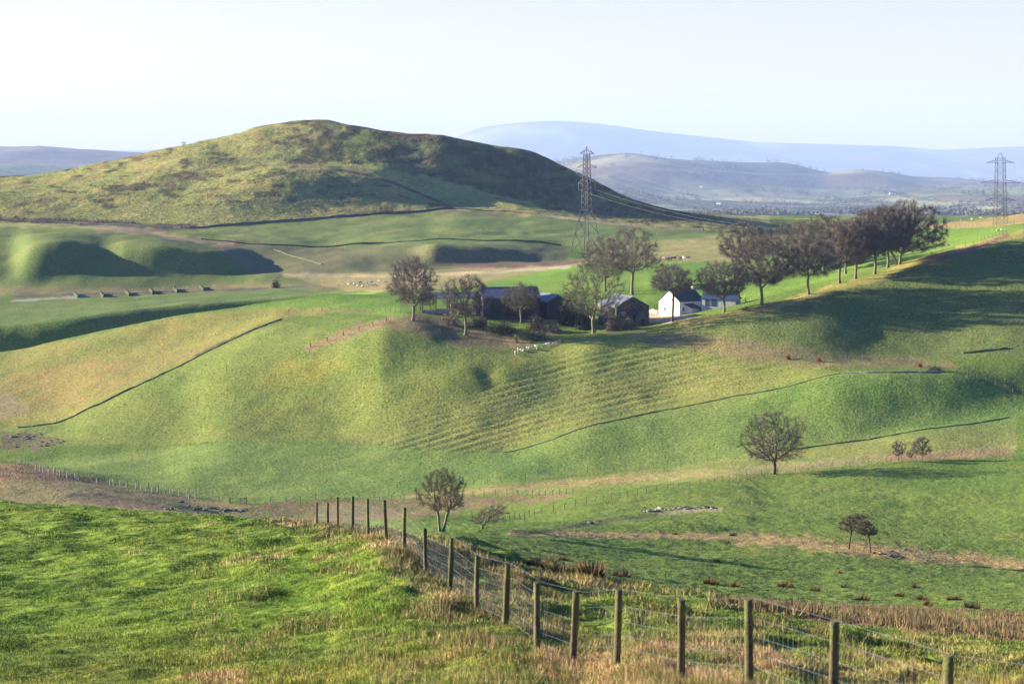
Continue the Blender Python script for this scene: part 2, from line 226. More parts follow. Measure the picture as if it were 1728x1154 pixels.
# ------------------------------------------------------------------ what grows where (albedo, with some shade painted in)
GB = (.13, .192, .024); GM = (.115, .168, .034); GL = (.135, .175, .062); GY = (.165, .18, .048)
OLV = (.175, .155, .065); STR = (.42, .30, .15); BRK = (.175, .13, .07); HEA = (.075, .062, .04); RUF = (.13, .14, .055); PASTEL = (.22, .215, .09)
TEAL = (.075, .135, .055)
REG = [  # polygon in the photograph, nearest and farthest distance, albedo, ragged edge in pixels
 # far valley is handled apart
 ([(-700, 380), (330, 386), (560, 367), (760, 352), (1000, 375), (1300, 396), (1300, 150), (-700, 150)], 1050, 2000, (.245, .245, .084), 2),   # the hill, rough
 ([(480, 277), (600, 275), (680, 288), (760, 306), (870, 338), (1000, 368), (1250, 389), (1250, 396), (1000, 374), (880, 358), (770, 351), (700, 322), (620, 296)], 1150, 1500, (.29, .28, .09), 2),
 ([(530, 225), (600, 215), (745, 228), (920, 265), (1000, 305), (1250, 378), (1250, 389), (1000, 368), (870, 338), (760, 306), (680, 288), (600, 275), (480, 277), (520, 250)], 1150, 1600, (.065, .075, .035), 7),  # right flank: dark heather, darkened further to deepen the slope's shade
 ([(665, 235), (720, 240), (725, 262), (700, 283), (668, 270)], 1150, 1600, (.20, .22, .08), 5),
 ([(330, 387), (560, 368), (760, 353), (1000, 375), (1300, 396), (1230, 410), (1130, 412), (960, 414), (800, 412), (560, 420), (420, 408)], 1000, 1250, (.14, .18, .055), 1),
 ([(330, 400), (560, 419), (800, 412), (960, 416), (960, 445), (700, 462), (480, 468), (430, 460)], 900, 1100, (.125, .13, .06), 3),
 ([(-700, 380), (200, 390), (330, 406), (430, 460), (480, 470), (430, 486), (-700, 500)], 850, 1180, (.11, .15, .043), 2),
 ([(-700, 486), (300, 484), (560, 472), (700, 462), (700, 480), (600, 490), (-700, 503)], 830, 1000, (.17, .155, .07), 3),
 ([(480, 466), (700, 456), (860, 448), (1000, 436), (1000, 446), (860, 468), (790, 485), (650, 492), (590, 492)], 740, 1000, (.24, .21, .09), 2),
 ([(1000, 430), (1080, 410), (1250, 398), (1250, 440), (1130, 447), (1000, 445)], 760, 1150, (.19, .185, .072), 3),
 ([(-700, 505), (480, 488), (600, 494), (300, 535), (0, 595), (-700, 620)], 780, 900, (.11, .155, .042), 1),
 ([(1560, 380), (1728, 362), (2500, 290), (2500, 330), (1700, 380), (1570, 388)], 800, 1100, (.30, .23, .09), 2),
 ([(570, 496), (480, 508), (400, 520), (450, 530), (560, 528), (690, 535), (790, 545), (1100, 540), (1260, 510), (1580, 425), (1728, 390), (1728, 380), (1570, 387), (1400, 430), (1250, 440), (1000, 444), (860, 468), (790, 486), (660, 492)], 600, 960, (.13, .215, .035), 1),
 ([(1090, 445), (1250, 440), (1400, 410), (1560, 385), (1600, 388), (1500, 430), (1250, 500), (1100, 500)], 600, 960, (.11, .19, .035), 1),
 # left brown hillside and farm slope
 ([(-700, 760), (0, 722), (90, 713), (230, 650), (330, 603), (475, 538), (560, 528), (690, 530), (570, 520), (400, 522), (330, 532), (0, 596), (-700, 630)], 560, 740, (.19, .192, .052), 3),
 ([(0, 705), (0, 640), (120, 610), (230, 600), (330, 590), (390, 570), (330, 603), (230, 650), (120, 690)], 560, 740, (.20, .17, .058), 6),
 ([(-700, 772), (400, 745), (850, 763), (1000, 717), (1330, 652), (1420, 628), (1300, 605), (1100, 562), (1000, 560), (880, 600), (800, 590), (640, 545), (560, 560), (475, 540), (330, 604), (90, 714), (-100, 725)], 480, 680, (.155, .195, .046), 1),
 ([(560, 745), (700, 700), (900, 640), (1150, 600), (1330, 640), (1330, 652), (1000, 717), (850, 762)], 480, 640, (.175, .20, .054), 12),
 ([(430, 640), (480, 610), (560, 600), (600, 620), (520, 650), (440, 655)], 480, 680, (.21, .215, .045), 10),
 ([(30, 780), (400, 745), (560, 747), (850, 764), (1000, 718), (1420, 628), (1600, 628), (1715, 668), (2500, 700), (2500, 650), (1715, 703), (1366, 756), (1134, 787), (955, 803), (715, 833), (400, 850), (60, 790)], 430, 570, (.14, .205, .05), 1),
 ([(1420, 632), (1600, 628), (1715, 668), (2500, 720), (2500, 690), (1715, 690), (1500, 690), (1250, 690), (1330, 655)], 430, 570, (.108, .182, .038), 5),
 ([(640, 842), (830, 817), (1000, 803), (1366, 758), (1715, 705), (1715, 765), (1500, 780), (1305, 800), (1250, 806), (1000, 826), (900, 834)], 400, 520, (.165, .195, .055), 1),
 ([(640, 840), (760, 828), (1000, 806), (1250, 786), (1420, 776), (1420, 789), (1250, 801), (1000, 817), (760, 836)], 400, 520, (.27, .225, .095), 4),
 ([(1250, 790), (1500, 765), (1715, 752), (1715, 762), (1500, 778), (1250, 801)], 400, 520, (.26, .225, .10), 4),
 ([(400, 850), (640, 842), (760, 838), (980, 834), (940, 846), (860, 850), (720, 872), (560, 884), (420, 884), (330, 868)], 240, 470, BRK, 5),
 ([(40, 790), (200, 820), (400, 850), (420, 880), (250, 870), (-200, 840)], 240, 500, (.20, .175, .075), 3),
 ([(110, 832), (170, 832), (260, 850), (300, 862), (200, 858), (120, 845)], 240, 500, (.15, .12, .07), 3),
 ([(-200, 790), (40, 782), (120, 800), (200, 818), (120, 812), (-200, 800)], 240, 500, (.26, .17, .09), 3),
 ([(1040, 562), (1150, 560), (1300, 580), (1450, 600), (1600, 606), (1620, 622), (1600, 628), (1420, 630), (1300, 612), (1150, 590), (1080, 575)], 540, 640, (.19, .16, .075), 5),
 ([(1140, 545), (1300, 512), (1500, 455), (1580, 425), (1728, 388), (1728, 402), (1580, 437), (1500, 468), (1300, 525), (1150, 552)], 560, 760, (.25, .225, .07), 3),
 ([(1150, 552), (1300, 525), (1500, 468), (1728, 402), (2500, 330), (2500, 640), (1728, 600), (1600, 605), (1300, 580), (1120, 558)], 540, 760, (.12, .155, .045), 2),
 ([(600, 546), (690, 530), (760, 535), (870, 560), (960, 560), (870, 590), (790, 588), (700, 560), (640, 550), (560, 575), (520, 588)], 560, 650, (.20, .15, .08), 4),
 ([(0, 730), (60, 728), (105, 742), (70, 756), (0, 760)], 480, 640, (.13, .105, .07), 4),
 ([(1060, 522), (1120, 524), (1180, 533), (1130, 545), (1090, 545)], 590, 660, (.42, .33, .22), 1),
 ([(-100, 640), (30, 668), (50, 695), (0, 712), (-100, 712)], 560, 740, (.23, .185, .10), 4),
]
LINES = [  # strips along a line: points, half width in pixels, distances, albedo
 ([(160, 386), (250, 392), (300, 402), (390, 410)], 4, 1000, 1250, (.29, .22, .12)),
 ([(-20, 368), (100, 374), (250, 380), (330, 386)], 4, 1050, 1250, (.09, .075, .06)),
 ([(480, 464), (640, 466), (760, 462), (850, 458), (960, 450)], 2.2, 840, 1000, (.36, .30, .17)),
 ([(760, 446), (860, 449), (980, 442)], 3, 900, 1000, (.13, .09, .07)),
 ([(20, 500), (130, 497), (300, 493), (450, 487)], 2, 840, 960, (.10, .085, .07)),
 ([(20, 508), (100, 503), (150, 500)], 1.5, 840, 960, (.30, .27, .20)),
 ([(1560, 444), (1630, 424), (1700, 398)], 3.5, 620, 760, (.19, .11, .075)),
 ([(860, 900), (930, 902), (1100, 903), (1240, 906)], 4.5, 150, 320, (.27, .20, .09)),
 ([(1240, 908), (1330, 913), (1400, 922), (1500, 930), (1580, 940), (1728, 952)], 9, 150, 320, (.29, .215, .09)),
 ([(1110, 868), (1150, 862), (1215, 860)], 2.5, 180, 400, (.22, .2, .12)),
 ([(870, 906), (980, 885), (1110, 868)], 2.5, 180, 400, (.09, .10, .05)),  # shadow line of the bank, painted as a dark strip
 ([(1500, 772), (1600, 768), (1700, 766)], 5, 380, 500, (.26, .18, .09)),
 ([(520, 588), (600, 560), (660, 541)], 5, 560, 650, (.24, .18, .09)),
 ([(330, 600), (390, 572), (440, 551), (475, 540)], 2, 580, 700, (.07, .09, .035)),  # shadow along the upper half of the climbing wall, painted dark
]
def ground_colour(x, Y, z):
    x = np.asarray(x, float); Y = np.asarray(Y, float)
    px, py = project(x, Y, z)
    n1 = fbm(px / 14, py / 5, 41, 3); n2 = fbm(px / 14 + 50, py / 5, 43, 3)
    n3 = fbm(px / 7, py / 3, 47, 2)
    C = np.empty(x.shape + (3,)); C[:] = GM
    def put(m, col):
        m = np.clip(m, 0, 1)[..., None]; C[:] = C * (1 - m) + np.array(col) * m
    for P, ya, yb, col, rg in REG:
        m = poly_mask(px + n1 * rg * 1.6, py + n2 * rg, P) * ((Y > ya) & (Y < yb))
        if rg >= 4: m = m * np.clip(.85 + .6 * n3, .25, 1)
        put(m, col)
    for L, w, ya, yb, col in LINES:
        s = (Y > ya) & (Y < yb)
        if s.any():
            d = np.full(px.shape, 1e9); d[s] = line_dist(px[s], py[s], L)
            put(np.clip(1.6 - d / w + .8 * n2, 0, 1) * s, col)
    # patchiness in metres
    g = fbm(x / 22, Y / 26, 51, 4); g2 = fbm(x / 5, Y / 7, 53, 3); g3 = fbm(x / 60, Y / 60, 55, 3)
    yl = np.clip(.28 * g + .2 * g2 + .15 * g3, -.6, .6)[..., None]
    midm = sstep(120, 200, Y)[..., None]
    C *= (1 + yl * np.array([.65, .30, .35]) * midm)
    # furrows: dry grass on the risers
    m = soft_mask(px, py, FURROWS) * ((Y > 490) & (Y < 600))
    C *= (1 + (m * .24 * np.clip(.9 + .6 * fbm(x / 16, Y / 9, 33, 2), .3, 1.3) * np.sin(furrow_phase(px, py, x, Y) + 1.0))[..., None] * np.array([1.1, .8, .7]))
    # the heathery hill: dark clumps, streaks
    hm = sstep(1160, 1220, Y) * (1 - sstep(1650, 1750, Y)) 
    hs = fbm(px / 26, py / 5.5, 61, 4); hv = fbm(px / 70, py / 20, 63, 3)
    dark = hm * sstep(.30, .6, hs + .4 * hv + .25 * sstep(420, 560, px) * (py < 285)) * (1 - poly_mask(px, py, REG[1][0]))
    put(dark * .85, (.075, .07, .045)); 
    put(hm * sstep(.25, .7, fbm(px / 40, py / 8, 67, 3)) * .5, (.22, .15, .085))
    put(hm * sstep(.3, .8, fbm(px / 55, py / 14, 69, 3)) * .6, (.19, .22, .07))
    # far valley: patchwork of fields, woods and hedges; beyond it heather and moor
    fm = sstep(2200, 2500, Y)
    x0, Y0 = x, Y
    if fm.any():
        Y = np.where(Y > 2350, 2350 + (Y - 2350) / FARK, Y); x = x * Y / np.maximum(Y0, 1)
        cx = np.floor((x + .35 * Y) / 330 + .3 * vnoise(Y / 300, x / 900, 5)); cy = np.floor(Y / 260 + .4 * vnoise(x / 500, Y / 1000, 6))
        r1 = _h(cx, cy, 71) * .5 + .5; r2 = _h(cx, cy, 72) * .5 + .5
        fc = np.array([.09, .15, .05]) * (1 - r1[..., None]) + np.array([.36, .34, .16]) * r1[..., None]
        fc = np.where(r2[..., None] > .8, np.array([.20, .14, .09]), fc)
        ex = np.abs(((x + .35 * Y) / 330 + .3 * vnoise(Y / 300, x / 900, 5)) % 1 - .5); ey = np.abs((Y / 260 + .4 * vnoise(x / 500, Y / 1000, 6)) % 1 - .5)
        hedge = np.maximum(sstep(.455, .48, ex), sstep(.44, .47, ey)) * (fbm(x / 90, Y / 90, 74, 2) > -.25)
        fc = fc * (1 - hedge[..., None]) + np.array([.045, .05, .03]) * hedge[..., None]
        wood = sstep(.15, .3, fbm(x / 330, Y / 420, 75, 4))
        fc = fc * (1 - wood[..., None]) + np.array([.08, .085, .06]) * wood[..., None]
        moor = sstep(4300, 5400, Y + 500 * fbm(x / 600, Y / 600, 77, 3))
        mc = np.array([.12, .085, .06]) + .04 * fbm(x / 200, Y / 300, 78, 4)[..., None] + sstep(.2, .6, fbm(x / 300, Y / 500, 79, 3))[..., None] * np.array([.12, .14, .05])
        fc = fc * (1 - moor[..., None]) + mc * moor[..., None]
        put_m = fm[..., None]; C[:] = C * (1 - put_m) + fc * put_m
    # foreground
    x, Y = x0, Y0
    ng = 1 - sstep(118, 140, Y)
    fs = fence_side(x, Y)
    t1 = fbm(x / 1.3, Y / 2.6, 81, 4); t2 = fbm(x / 4.5, Y / 7, 83, 3)
    left = (fs < 0)
    gcol = (np.array(GB) + (1 - sstep(33, 46, Y))[..., None] * np.array([.05, .012, .012])) * (1 + .35 * t1[..., None] * np.array([1.1, .7, .8]) + .2 * t2[..., None])
    nearl = 1 - sstep(36, 52, Y)
    st = sstep(.62, 1.15, .55 * t1 + .5 * t2 + .15 * nearl * (fs < 2) + .7 * np.exp(-(fs / 1.0) ** 2) + .40 * np.exp(-((fs + 3) / 2.5) ** 2))
    edge = np.interp(px, [700, 850, 1000, 1200, 1400, 1728], [80, 62, 66, 78, 100, 120])
    rr = (fs > 0) * sstep(0, .6, t1 + .5 * t2) * (Y < edge)
    st = np.maximum(st, .5 * rr)
    st = np.maximum(st, .8 * (fs > 0) * np.exp(-((Y - edge * .9) / 7) ** 2) * sstep(-.5, .3, t1))
    gm = ng * ((left) | (Y < edge * 1.05))
    C[:] = C * (1 - gm[..., None]) + gcol * gm[..., None]
    put(gm * st, np.array(STR) * .9)
    rush = (px > 1200) * (py > np.interp(px, [1200, 1400, 1728], [1005, 1018, 1030])) * (py < np.interp(px, [1200, 1300, 1500, 1728], [1018, 1040, 1065, 1100])) * (Y > 50) * (Y < 200)
    put(rush * sstep(-.5, .2, t1), (.20, .125, .07))
    return np.clip(C, .012, .75)

# ------------------------------------------------------------------ helpers
def tag(o, label=None, cat=None, group=None, kind=None):
    if label: o['label'] = label
    if cat: o['category'] = cat
    if group: o['group'] = group
    if kind: o['kind'] = kind
    return o
def link(o, parent=None):
    sc.collection.objects.link(o)
    if parent is not None: o.parent = parent
    return o
def empty(name, loc, rz=0):
    o = bpy.data.objects.new(name, None); o.empty_display_size = .5; link(o); o.location = loc; o.rotation_euler = (0, 0, rz); return o
def np_mesh(name, V, FC, nside, mat=None, col=None, smooth=False):
    me = bpy.data.meshes.new(name); V = np.asarray(V, np.float32); FC = np.asarray(FC, np.int32)
    me.vertices.add(len(V)); me.vertices.foreach_set('co', V.ravel())
    me.loops.add(FC.size); me.loops.foreach_set('vertex_index', FC.ravel())
    me.polygons.add(len(FC)); me.polygons.foreach_set('loop_start', np.arange(0, FC.size, nside, dtype=np.int32))
    if smooth: me.polygons.foreach_set('use_smooth', np.ones(len(FC), bool))
    if col is not None:
        a = me.color_attributes.new('albedo', 'FLOAT_COLOR', 'POINT')
        c4 = np.ones((len(V), 4), np.float32); c4[:, :3] = col; a.data.foreach_set('color', c4.ravel())
    me.update(calc_edges=True)
    if mat: me.materials.append(mat)
    return me
class MB:
    """collects polygons for one mesh"""
    def __init__(s): s.v = []; s.f = []
    def poly(s, pts, faces):
        n = len(s.v); s.v += [tuple(p) for p in pts]; s.f += [tuple(i + n for i in f) for f in faces]
    def box(s, c, d, rz=0, top=None):
        hx, hy = d[0] / 2, d[1] / 2; t = 1 if top is None else top
        P = [(-hx, -hy, 0), (hx, -hy, 0), (hx, hy, 0), (-hx, hy, 0), (-hx * t, -hy * t, d[2]), (hx * t, -hy * t, d[2]), (hx * t, hy * t, d[2]), (-hx * t, hy * t, d[2])]
        cs, sn = math.cos(rz), math.sin(rz)
        s.poly([(c[0] + x * cs - y * sn, c[1] + x * sn + y * cs, c[2] + z) for x, y, z in P],
               [(3, 2, 1, 0), (4, 5, 6, 7), (0, 1, 5, 4), (1, 2, 6, 5), (2, 3, 7, 6), (3, 0, 4, 7)])
    def bar(s, a, b, r1, r2=None, n=4, cap=True):
        a = Vector(a); b = Vector(b); r2 = r1 if r2 is None else r2
        d = (b - a)
        if d.length < 1e-6: return
        d.normalize(); u = d.cross(Vector((0, 0, 1)))
        if u.length < .05: u = d.cross(Vector((1, 0, 0)))
        u.normalize(); w = d.cross(u)
        P = [a + (u * math.cos(t) + w * math.sin(t)) * r1 for t in [2 * math.pi * (i + .5) / n for i in range(n)]]
        P += [b + (u * math.cos(t) + w * math.sin(t)) * r2 for t in [2 * math.pi * (i + .5) / n for i in range(n)]]
        fs = [(i, i + n, (i + 1) % n + n, (i + 1) % n) for i in range(n)]
        if cap: fs += [tuple(range(n)), tuple(range(2 * n - 1, n - 1, -1))]
        s.poly(P, fs)
    def mesh(s, name, mat=None, smooth=False):
        me = bpy.data.meshes.new(name); me.from_pydata(s.v, [], s.f)
        if smooth: me.polygons.foreach_set('use_smooth', [True] * len(me.polygons))
        if mat: me.materials.append(mat)
        me.update(); return me
    def build(s, name, mat=None, parent=None, smooth=False):
        return link(bpy.data.objects.new(name, s.mesh(name, mat, smooth)), parent)
def copy_obj(o, loc=None, parent=None):
    c = o.copy(); link(c, parent)
    if loc is not None: c.location = loc
    return c
def copy_tree(o, loc=None, rz=None):
    c = o.copy(); link(c)
    if loc is not None: c.location = loc
    if rz is not None: c.rotation_euler = (0, 0, rz)
    for ch in list(o.children):
        d = ch.copy(); link(d, c)
        for g in list(ch.children):
            e = g.copy(); link(e, d)
    return c

# ------------------------------------------------------------------ materials
def mat_noise(name, col, rough=.9, var=.25, scale=3.0, attr=False, bump=0, bscale=2.0, col2=None, hscale=None, spec=.2, two=False):
    m = bpy.data.materials.new(name); m.use_nodes = True; n = m.node_tree; N = n.nodes; L = n.links
    b = N['Principled BSDF']; b.inputs['Roughness'].default_value = rough
    b.inputs['Specular IOR Level'].default_value = spec
    tc = N.new('ShaderNodeTexCoord')
    src = tc.outputs['Object']
    tex = N.new('ShaderNodeTexNoise'); tex.inputs['Scale'].default_value = scale; tex.inputs['Detail'].default_value = 4; L.new(src, tex.inputs['Vector'])
    mr = N.new('ShaderNodeMapRange'); mr.inputs['From Min'].default_value = .3; mr.inputs['From Max'].default_value = .7
    mr.inputs['To Min'].default_value = 1 - var; mr.inputs['To Max'].default_value = 1 + var; L.new(tex.outputs['Fac'], mr.inputs['Value'])
    if attr:
        a = N.new('ShaderNodeAttribute'); a.attribute_name = 'albedo'; base = a.outputs['Color']
    elif col2:
        mx = N.new('ShaderNodeMix'); mx.data_type = 'RGBA'; mx.inputs[6].default_value = (*col, 1); mx.inputs[7].default_value = (*col2, 1)
        t2 = N.new('ShaderNodeTexNoise'); t2.inputs['Scale'].default_value = scale * .37; t2.inputs['Detail'].default_value = 3; L.new(src, t2.inputs['Vector'])
        m2 = N.new('ShaderNodeMapRange'); m2.inputs['From Min'].default_value = .4; m2.inputs['From Max'].default_value = .6; L.new(t2.outputs['Fac'], m2.inputs['Value'])
        L.new(m2.outputs[0], mx.inputs[0]); base = mx.outputs[2]
    else:
        c = N.new('ShaderNodeRGB'); c.outputs[0].default_value = (*col, 1); base = c.outputs[0]
    v = N.new('ShaderNodeVectorMath'); v.operation = 'SCALE'; L.new(base, v.inputs[0]); L.new(mr.outputs[0], v.inputs['Scale'])
    L.new(v.outputs[0], b.inputs['Base Color'])
    if bump:
        t3 = N.new('ShaderNodeTexNoise'); t3.inputs['Scale'].default_value = bscale; t3.inputs['Detail'].default_value = 5; L.new(src, t3.inputs['Vector'])
        bp = N.new('ShaderNodeBump'); bp.inputs['Distance'].default_value = bump; L.new(t3.outputs['Fac'], bp.inputs['Height']); L.new(bp.outputs[0], b.inputs['Normal'])
    return m
M_ground = mat_noise('grassland', None, .95, .38, 1.3, attr=True, bump=.22, bscale=1.6, spec=.05)
M_far = mat_noise('distant_land', None, .95, .25, .02, attr=True, bump=4, bscale=.01, spec=.0)
M_hill = mat_noise('heath_grass', None, .95, .3, .35, attr=True, bump=.6, bscale=.4, spec=.0)
M_blade = mat_noise('grass_blades', None, .8, .15, .7, attr=True, spec=.15)

# ------------------------------------------------------------------ the land as one set of sheets
y_rows = np.concatenate([np.linspace(-60, 8, 10), np.exp(np.arange(math.log(9.5), math.log(130), .0075)), np.exp(np.arange(math.log(130), math.log(430), .0055)),
                         np.exp(np.arange(math.log(430), math.log(720), .0028)), np.exp(np.arange(math.log(720), math.log(1720), .0033)),
                         np.exp(np.arange(math.log(1720), math.log(46900), .0088)), [47000]])
px_cols = np.concatenate([np.arange(-1000, -60, 14.0), np.arange(-60, 1790, 2.3), np.arange(1790, 2740, 14.0)])
u = (px_cols - W0 / 2) / F
YY, UU = np.meshgrid(y_rows, u, indexing='ij')
XX = UU * (np.maximum(YY, -20) + 25)
ZZ = height(XX, YY)
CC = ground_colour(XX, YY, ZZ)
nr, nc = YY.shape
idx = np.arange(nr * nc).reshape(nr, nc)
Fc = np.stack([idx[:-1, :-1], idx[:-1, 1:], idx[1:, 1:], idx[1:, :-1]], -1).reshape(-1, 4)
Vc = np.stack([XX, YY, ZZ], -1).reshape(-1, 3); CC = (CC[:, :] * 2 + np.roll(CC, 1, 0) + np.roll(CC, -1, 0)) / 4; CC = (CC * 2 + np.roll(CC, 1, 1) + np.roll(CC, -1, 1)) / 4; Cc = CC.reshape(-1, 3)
cy = .5 * (YY[:-1, :-1] + YY[1:, 1:]).ravel(); cx = .5 * (XX[:-1, :-1] + XX[1:, 1:]).ravel()
cpx = W0 / 2 + F * cx / np.maximum(cy, 4)
hb = np.interp(cpx, PXS, ky[22])
sel_hill = (cy > hb) & (cy < 2300) & (cpx < 1420)
sel_far = (cy >= 2300) & (cy < 8000); sel_mt = cy >= 8000
sel_g = ~(sel_hill | sel_far | sel_mt)
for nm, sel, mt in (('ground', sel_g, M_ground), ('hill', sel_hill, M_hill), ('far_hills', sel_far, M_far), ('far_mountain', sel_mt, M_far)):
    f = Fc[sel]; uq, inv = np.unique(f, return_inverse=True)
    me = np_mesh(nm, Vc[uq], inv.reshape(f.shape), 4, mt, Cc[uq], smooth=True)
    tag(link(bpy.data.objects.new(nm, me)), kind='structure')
print('land', nr, nc, round(time.time() - T0, 1))
ZMIN = float(ZZ.min())

# ------------------------------------------------------------------ materials for things
M_bark = mat_noise('bark', (.15, .145, .09), .9, .3, 2.5, bump=.02, bscale=8)
M_barkd = mat_noise('dark_bark', (.085, .075, .055), .9, .3, 2.5)
M_twig = mat_noise('twigs', (.135, .112, .098), .9, .35, .35)
M_twigd = mat_noise('grey_twigs', (.13, .115, .10), .9, .35, .35)
M_bank = mat_noise('turf_bank', (.085, .10, .045), .95, .4, 1.2)
M_twigg = mat_noise('olive_twigs', (.125, .118, .075), .9, .3, .5)
M_ever = mat_noise('dark_foliage', (.03, .045, .022), .85, .4, .6)
M_post = mat_noise('mossy_timber', (.085, .07, .045), .85, .35, 9, bump=.012, bscale=30, col2=(.085, .095, .03))
M_postf = mat_noise('weathered_timber', (.13, .11, .085), .9, .3, 3)
M_wire = mat_noise('galvanised_wire', (.16, .17, .19), .5, .1, 3, spec=.5)
M_stone = mat_noise('drystone', (.085, .08, .07), .95, .45, 1.6, col2=(.12, .11, .09), bump=.08, bscale=3)
M_stonel = mat_noise('pale_drystone', (.33, .30, .25), .95, .4, 1.6, col2=(.24, .22, .17), bump=.08, bscale=3)
M_steel = mat_noise('galvanised_steel', (.075, .085, .10), .7, .15, .5, spec=.15)
M_glass = mat_noise('insulator', (.30, .36, .36), .3, .1, 2, spec=.6)
M_cond = mat_noise('aluminium_conductor', (.22, .22, .23), .6, .1, .5, spec=.6)
M_white = mat_noise('white_render', (.80, .78, .74), .9, .06, 1.2)
M_slate = mat_noise('slate', (.075, .075, .085), .75, .25, 2.0, col2=(.055, .058, .06))
M_tin = mat_noise('grey_sheet_roof', (.14, .16, .20), .55, .2, 1.0, col2=(.11, .12, .14))
M_tinl = mat_noise('pale_sheet_roof', (.13, .145, .18), .5, .2, 1.0)
M_tinb = mat_noise('blue_sheet_roof', (.035, .06, .13), .55, .2, 1.0)
M_boards = mat_noise('dark_boards', (.045, .05, .06), .85, .25, 2.5)
M_win = mat_noise('window_glass', (.02, .025, .03), .15, .1, 2, spec=.6)
M_trim = mat_noise('painted_trim', (.7, .7, .68), .7, .05, 2)
M_blue = mat_noise('blue_paint', (.04, .06, .15), .6, .1, 2)
M_fleece = mat_noise('fleece', (.42, .38, .31), .95, .1, 6)
M_face = mat_noise('dark_face', (.10, .08, .06), .9, .1, 6)
M_cowb = mat_noise('black_hide', (.03, .025, .025), .8, .1, 2)
M_guard = mat_noise('tree_guard', (.34, .33, .28), .7, .1, 2)

# ------------------------------------------------------------------ fences
def resolve(pts, y0, y1, step):
    P = [at(px, py, y0, y1) for px, py in pts]
    xy = np.array([(p.x, p.y) for p in P]); d = np.r_[0, np.cumsum(np.hypot(*np.diff(xy, axis=0).T))]
    q = np.arange(0, d[-1] + .01, step); x = np.interp(q, d, xy[:, 0]); y = np.interp(q, d, xy[:, 1])
    return x, y, height(x, y)
_pm = {}
def small_post(h, r):
    k = (round(h, 2), round(r, 3))
    if k not in _pm:
        mb = MB(); mb.bar((0, 0, -.3), (0, 0, h), r, r * .92, 6); _pm[k] = mb.mesh('post', M_postf)
    return _pm[k]
def fence(label, pts, y0, y1, step=4.2, h=1.2, r=.07, wires=(.35, .75, 1.1), group='post and wire fences across the farmland', mat=None, thick=.006):
    x, y, z = resolve(pts, y0, y1, step)
    root = empty('wire_fence', (x[0], y[0], z[0])); tag(root, label, 'fence', group)
    mb = MB()
    for i in range(len(x)):
        o = bpy.data.objects.new('post', small_post(h * random.choice([1, 1, .94, 1.06]), r)); link(o, root)
        if mat: pass
        o.location = (x[i] - x[0], y[i] - y[0], z[i] - z[0]); o.rotation_euler = (random.gauss(0, .05), random.gauss(0, .05), random.random() * 3)
        if i:
            for w in wires: mb.bar((x[i - 1] - x[0], y[i - 1] - y[0], z[i - 1] - z[0] + w), (x[i] - x[0], y[i] - y[0], z[i] - z[0] + w), thick, n=3, cap=False)
    mb.build('wire', M_wire, root)
    return root
def wall(label, pts, y0, y1, h=1.2, t=.7, mat=None, name='drystone_wall', cat='stone wall', group='drystone walls across the farmland', step=2.0, gap=None, rough=.18):
    x, y, z = resolve(pts, y0, y1, step); n = len(x)
    tx = np.gradient(x); ty = np.gradient(y); l = np.hypot(tx, ty); nx, ny = -ty / l, tx / l
    hh = h * (1 + rough * rng.normal(size=n)); w = t / 2
    wob = .15 * rng.normal(size=n)
    cx, cyy = x - x[0] + nx * wob, y - y[0] + ny * wob; zb = z - z[0]
    rows = [(-w * 1.15, -.4), (-w, hh * .6), (-w * .6, hh), (w * .6, hh * 1.02), (w, hh * .6), (w * 1.15, -.4)]
    V = []
    for off, dz in rows: V.append(np.stack([cx + nx * off, cyy + ny * off, zb + dz], 1))
    V = np.stack(V, 1).reshape(-1, 3); f = []
    for i in range(n - 1):
        for k in range(5): a = i * 6 + k; f.append((a, a + 1, a + 7, a + 6))
    me = bpy.data.meshes.new(name); me.from_pydata(V.tolist(), [], f + [tuple(range(5, -1, -1)), tuple((n - 1) * 6 + k for k in range(6))]); me.materials.append(mat or M_stone); me.update()
    o = link(bpy.data.objects.new(name, me)); o.location = (x[0], y[0], z[0]); tag(o, label, cat, group); return o

# foreground fence: each post its own mesh copy, leaning as in the photograph
def fg_post(seed):
    q = random.Random(seed); n = 10; rows = 9; H = 1.2; V = []; f = []
    for j in range(rows + 1):
        t = j / rows; zz = -.35 + t * (H + .35)
        bx, by = .012 * math.sin(3 * t + seed), .012 * math.cos(2.3 * t + seed)
        for i in range(n):
            a = 2 * math.pi * i / n; rr = .052 * (1 - .08 * t) * (1 + .10 * math.sin(3 * a + seed + 2 * t) + .05 * q.uniform(-1, 1))
            V.append((bx + rr * math.cos(a), by + rr * math.sin(a), zz + (.012 * math.cos(a + seed) if j == rows else 0)))
    for j in range(rows):
        for i in range(n): a = j * n + i; b = j * n + (i + 1) % n; f.append((a, b, b + n, a + n))
    f.append(tuple(range(rows * n, rows * n + n)))
    me = bpy.data.meshes.new('post'); me.from_pydata(V, [], f); me.polygons.foreach_set('use_smooth', [True] * (len(f) - 1) + [False]); me.materials.append(M_post); me.update(); return me
FPOST = [fg_post(k) for k in range(6)]
FP = [(1830, 19.0), (1600, 21.2), (1404, 24), (1265, 26.5), (1150, 29), (1042, 31.3), (968, 33.5), (908, 36), (854, 38.8), (805, 43), (760, 46.8), (719, 51), (683, 55), (652, 59.5), (622, 64), (595, 69), (570, 74.5), (553, 80.5), (534, 86)]
LEAN = {968: .11, 908: .04, 854: .03, 760: .03, 1265: .02, 1600: .03, 595: .03, 553: -.02, 1150: -.01}
p0 = onland(968, 33.5)
ff = empty('post_and_netting_fence', p0); tag(ff, 'mossy round timber posts and wire netting running down the near hillside', 'fence', 'post and wire fences across the farmland')
tops = []
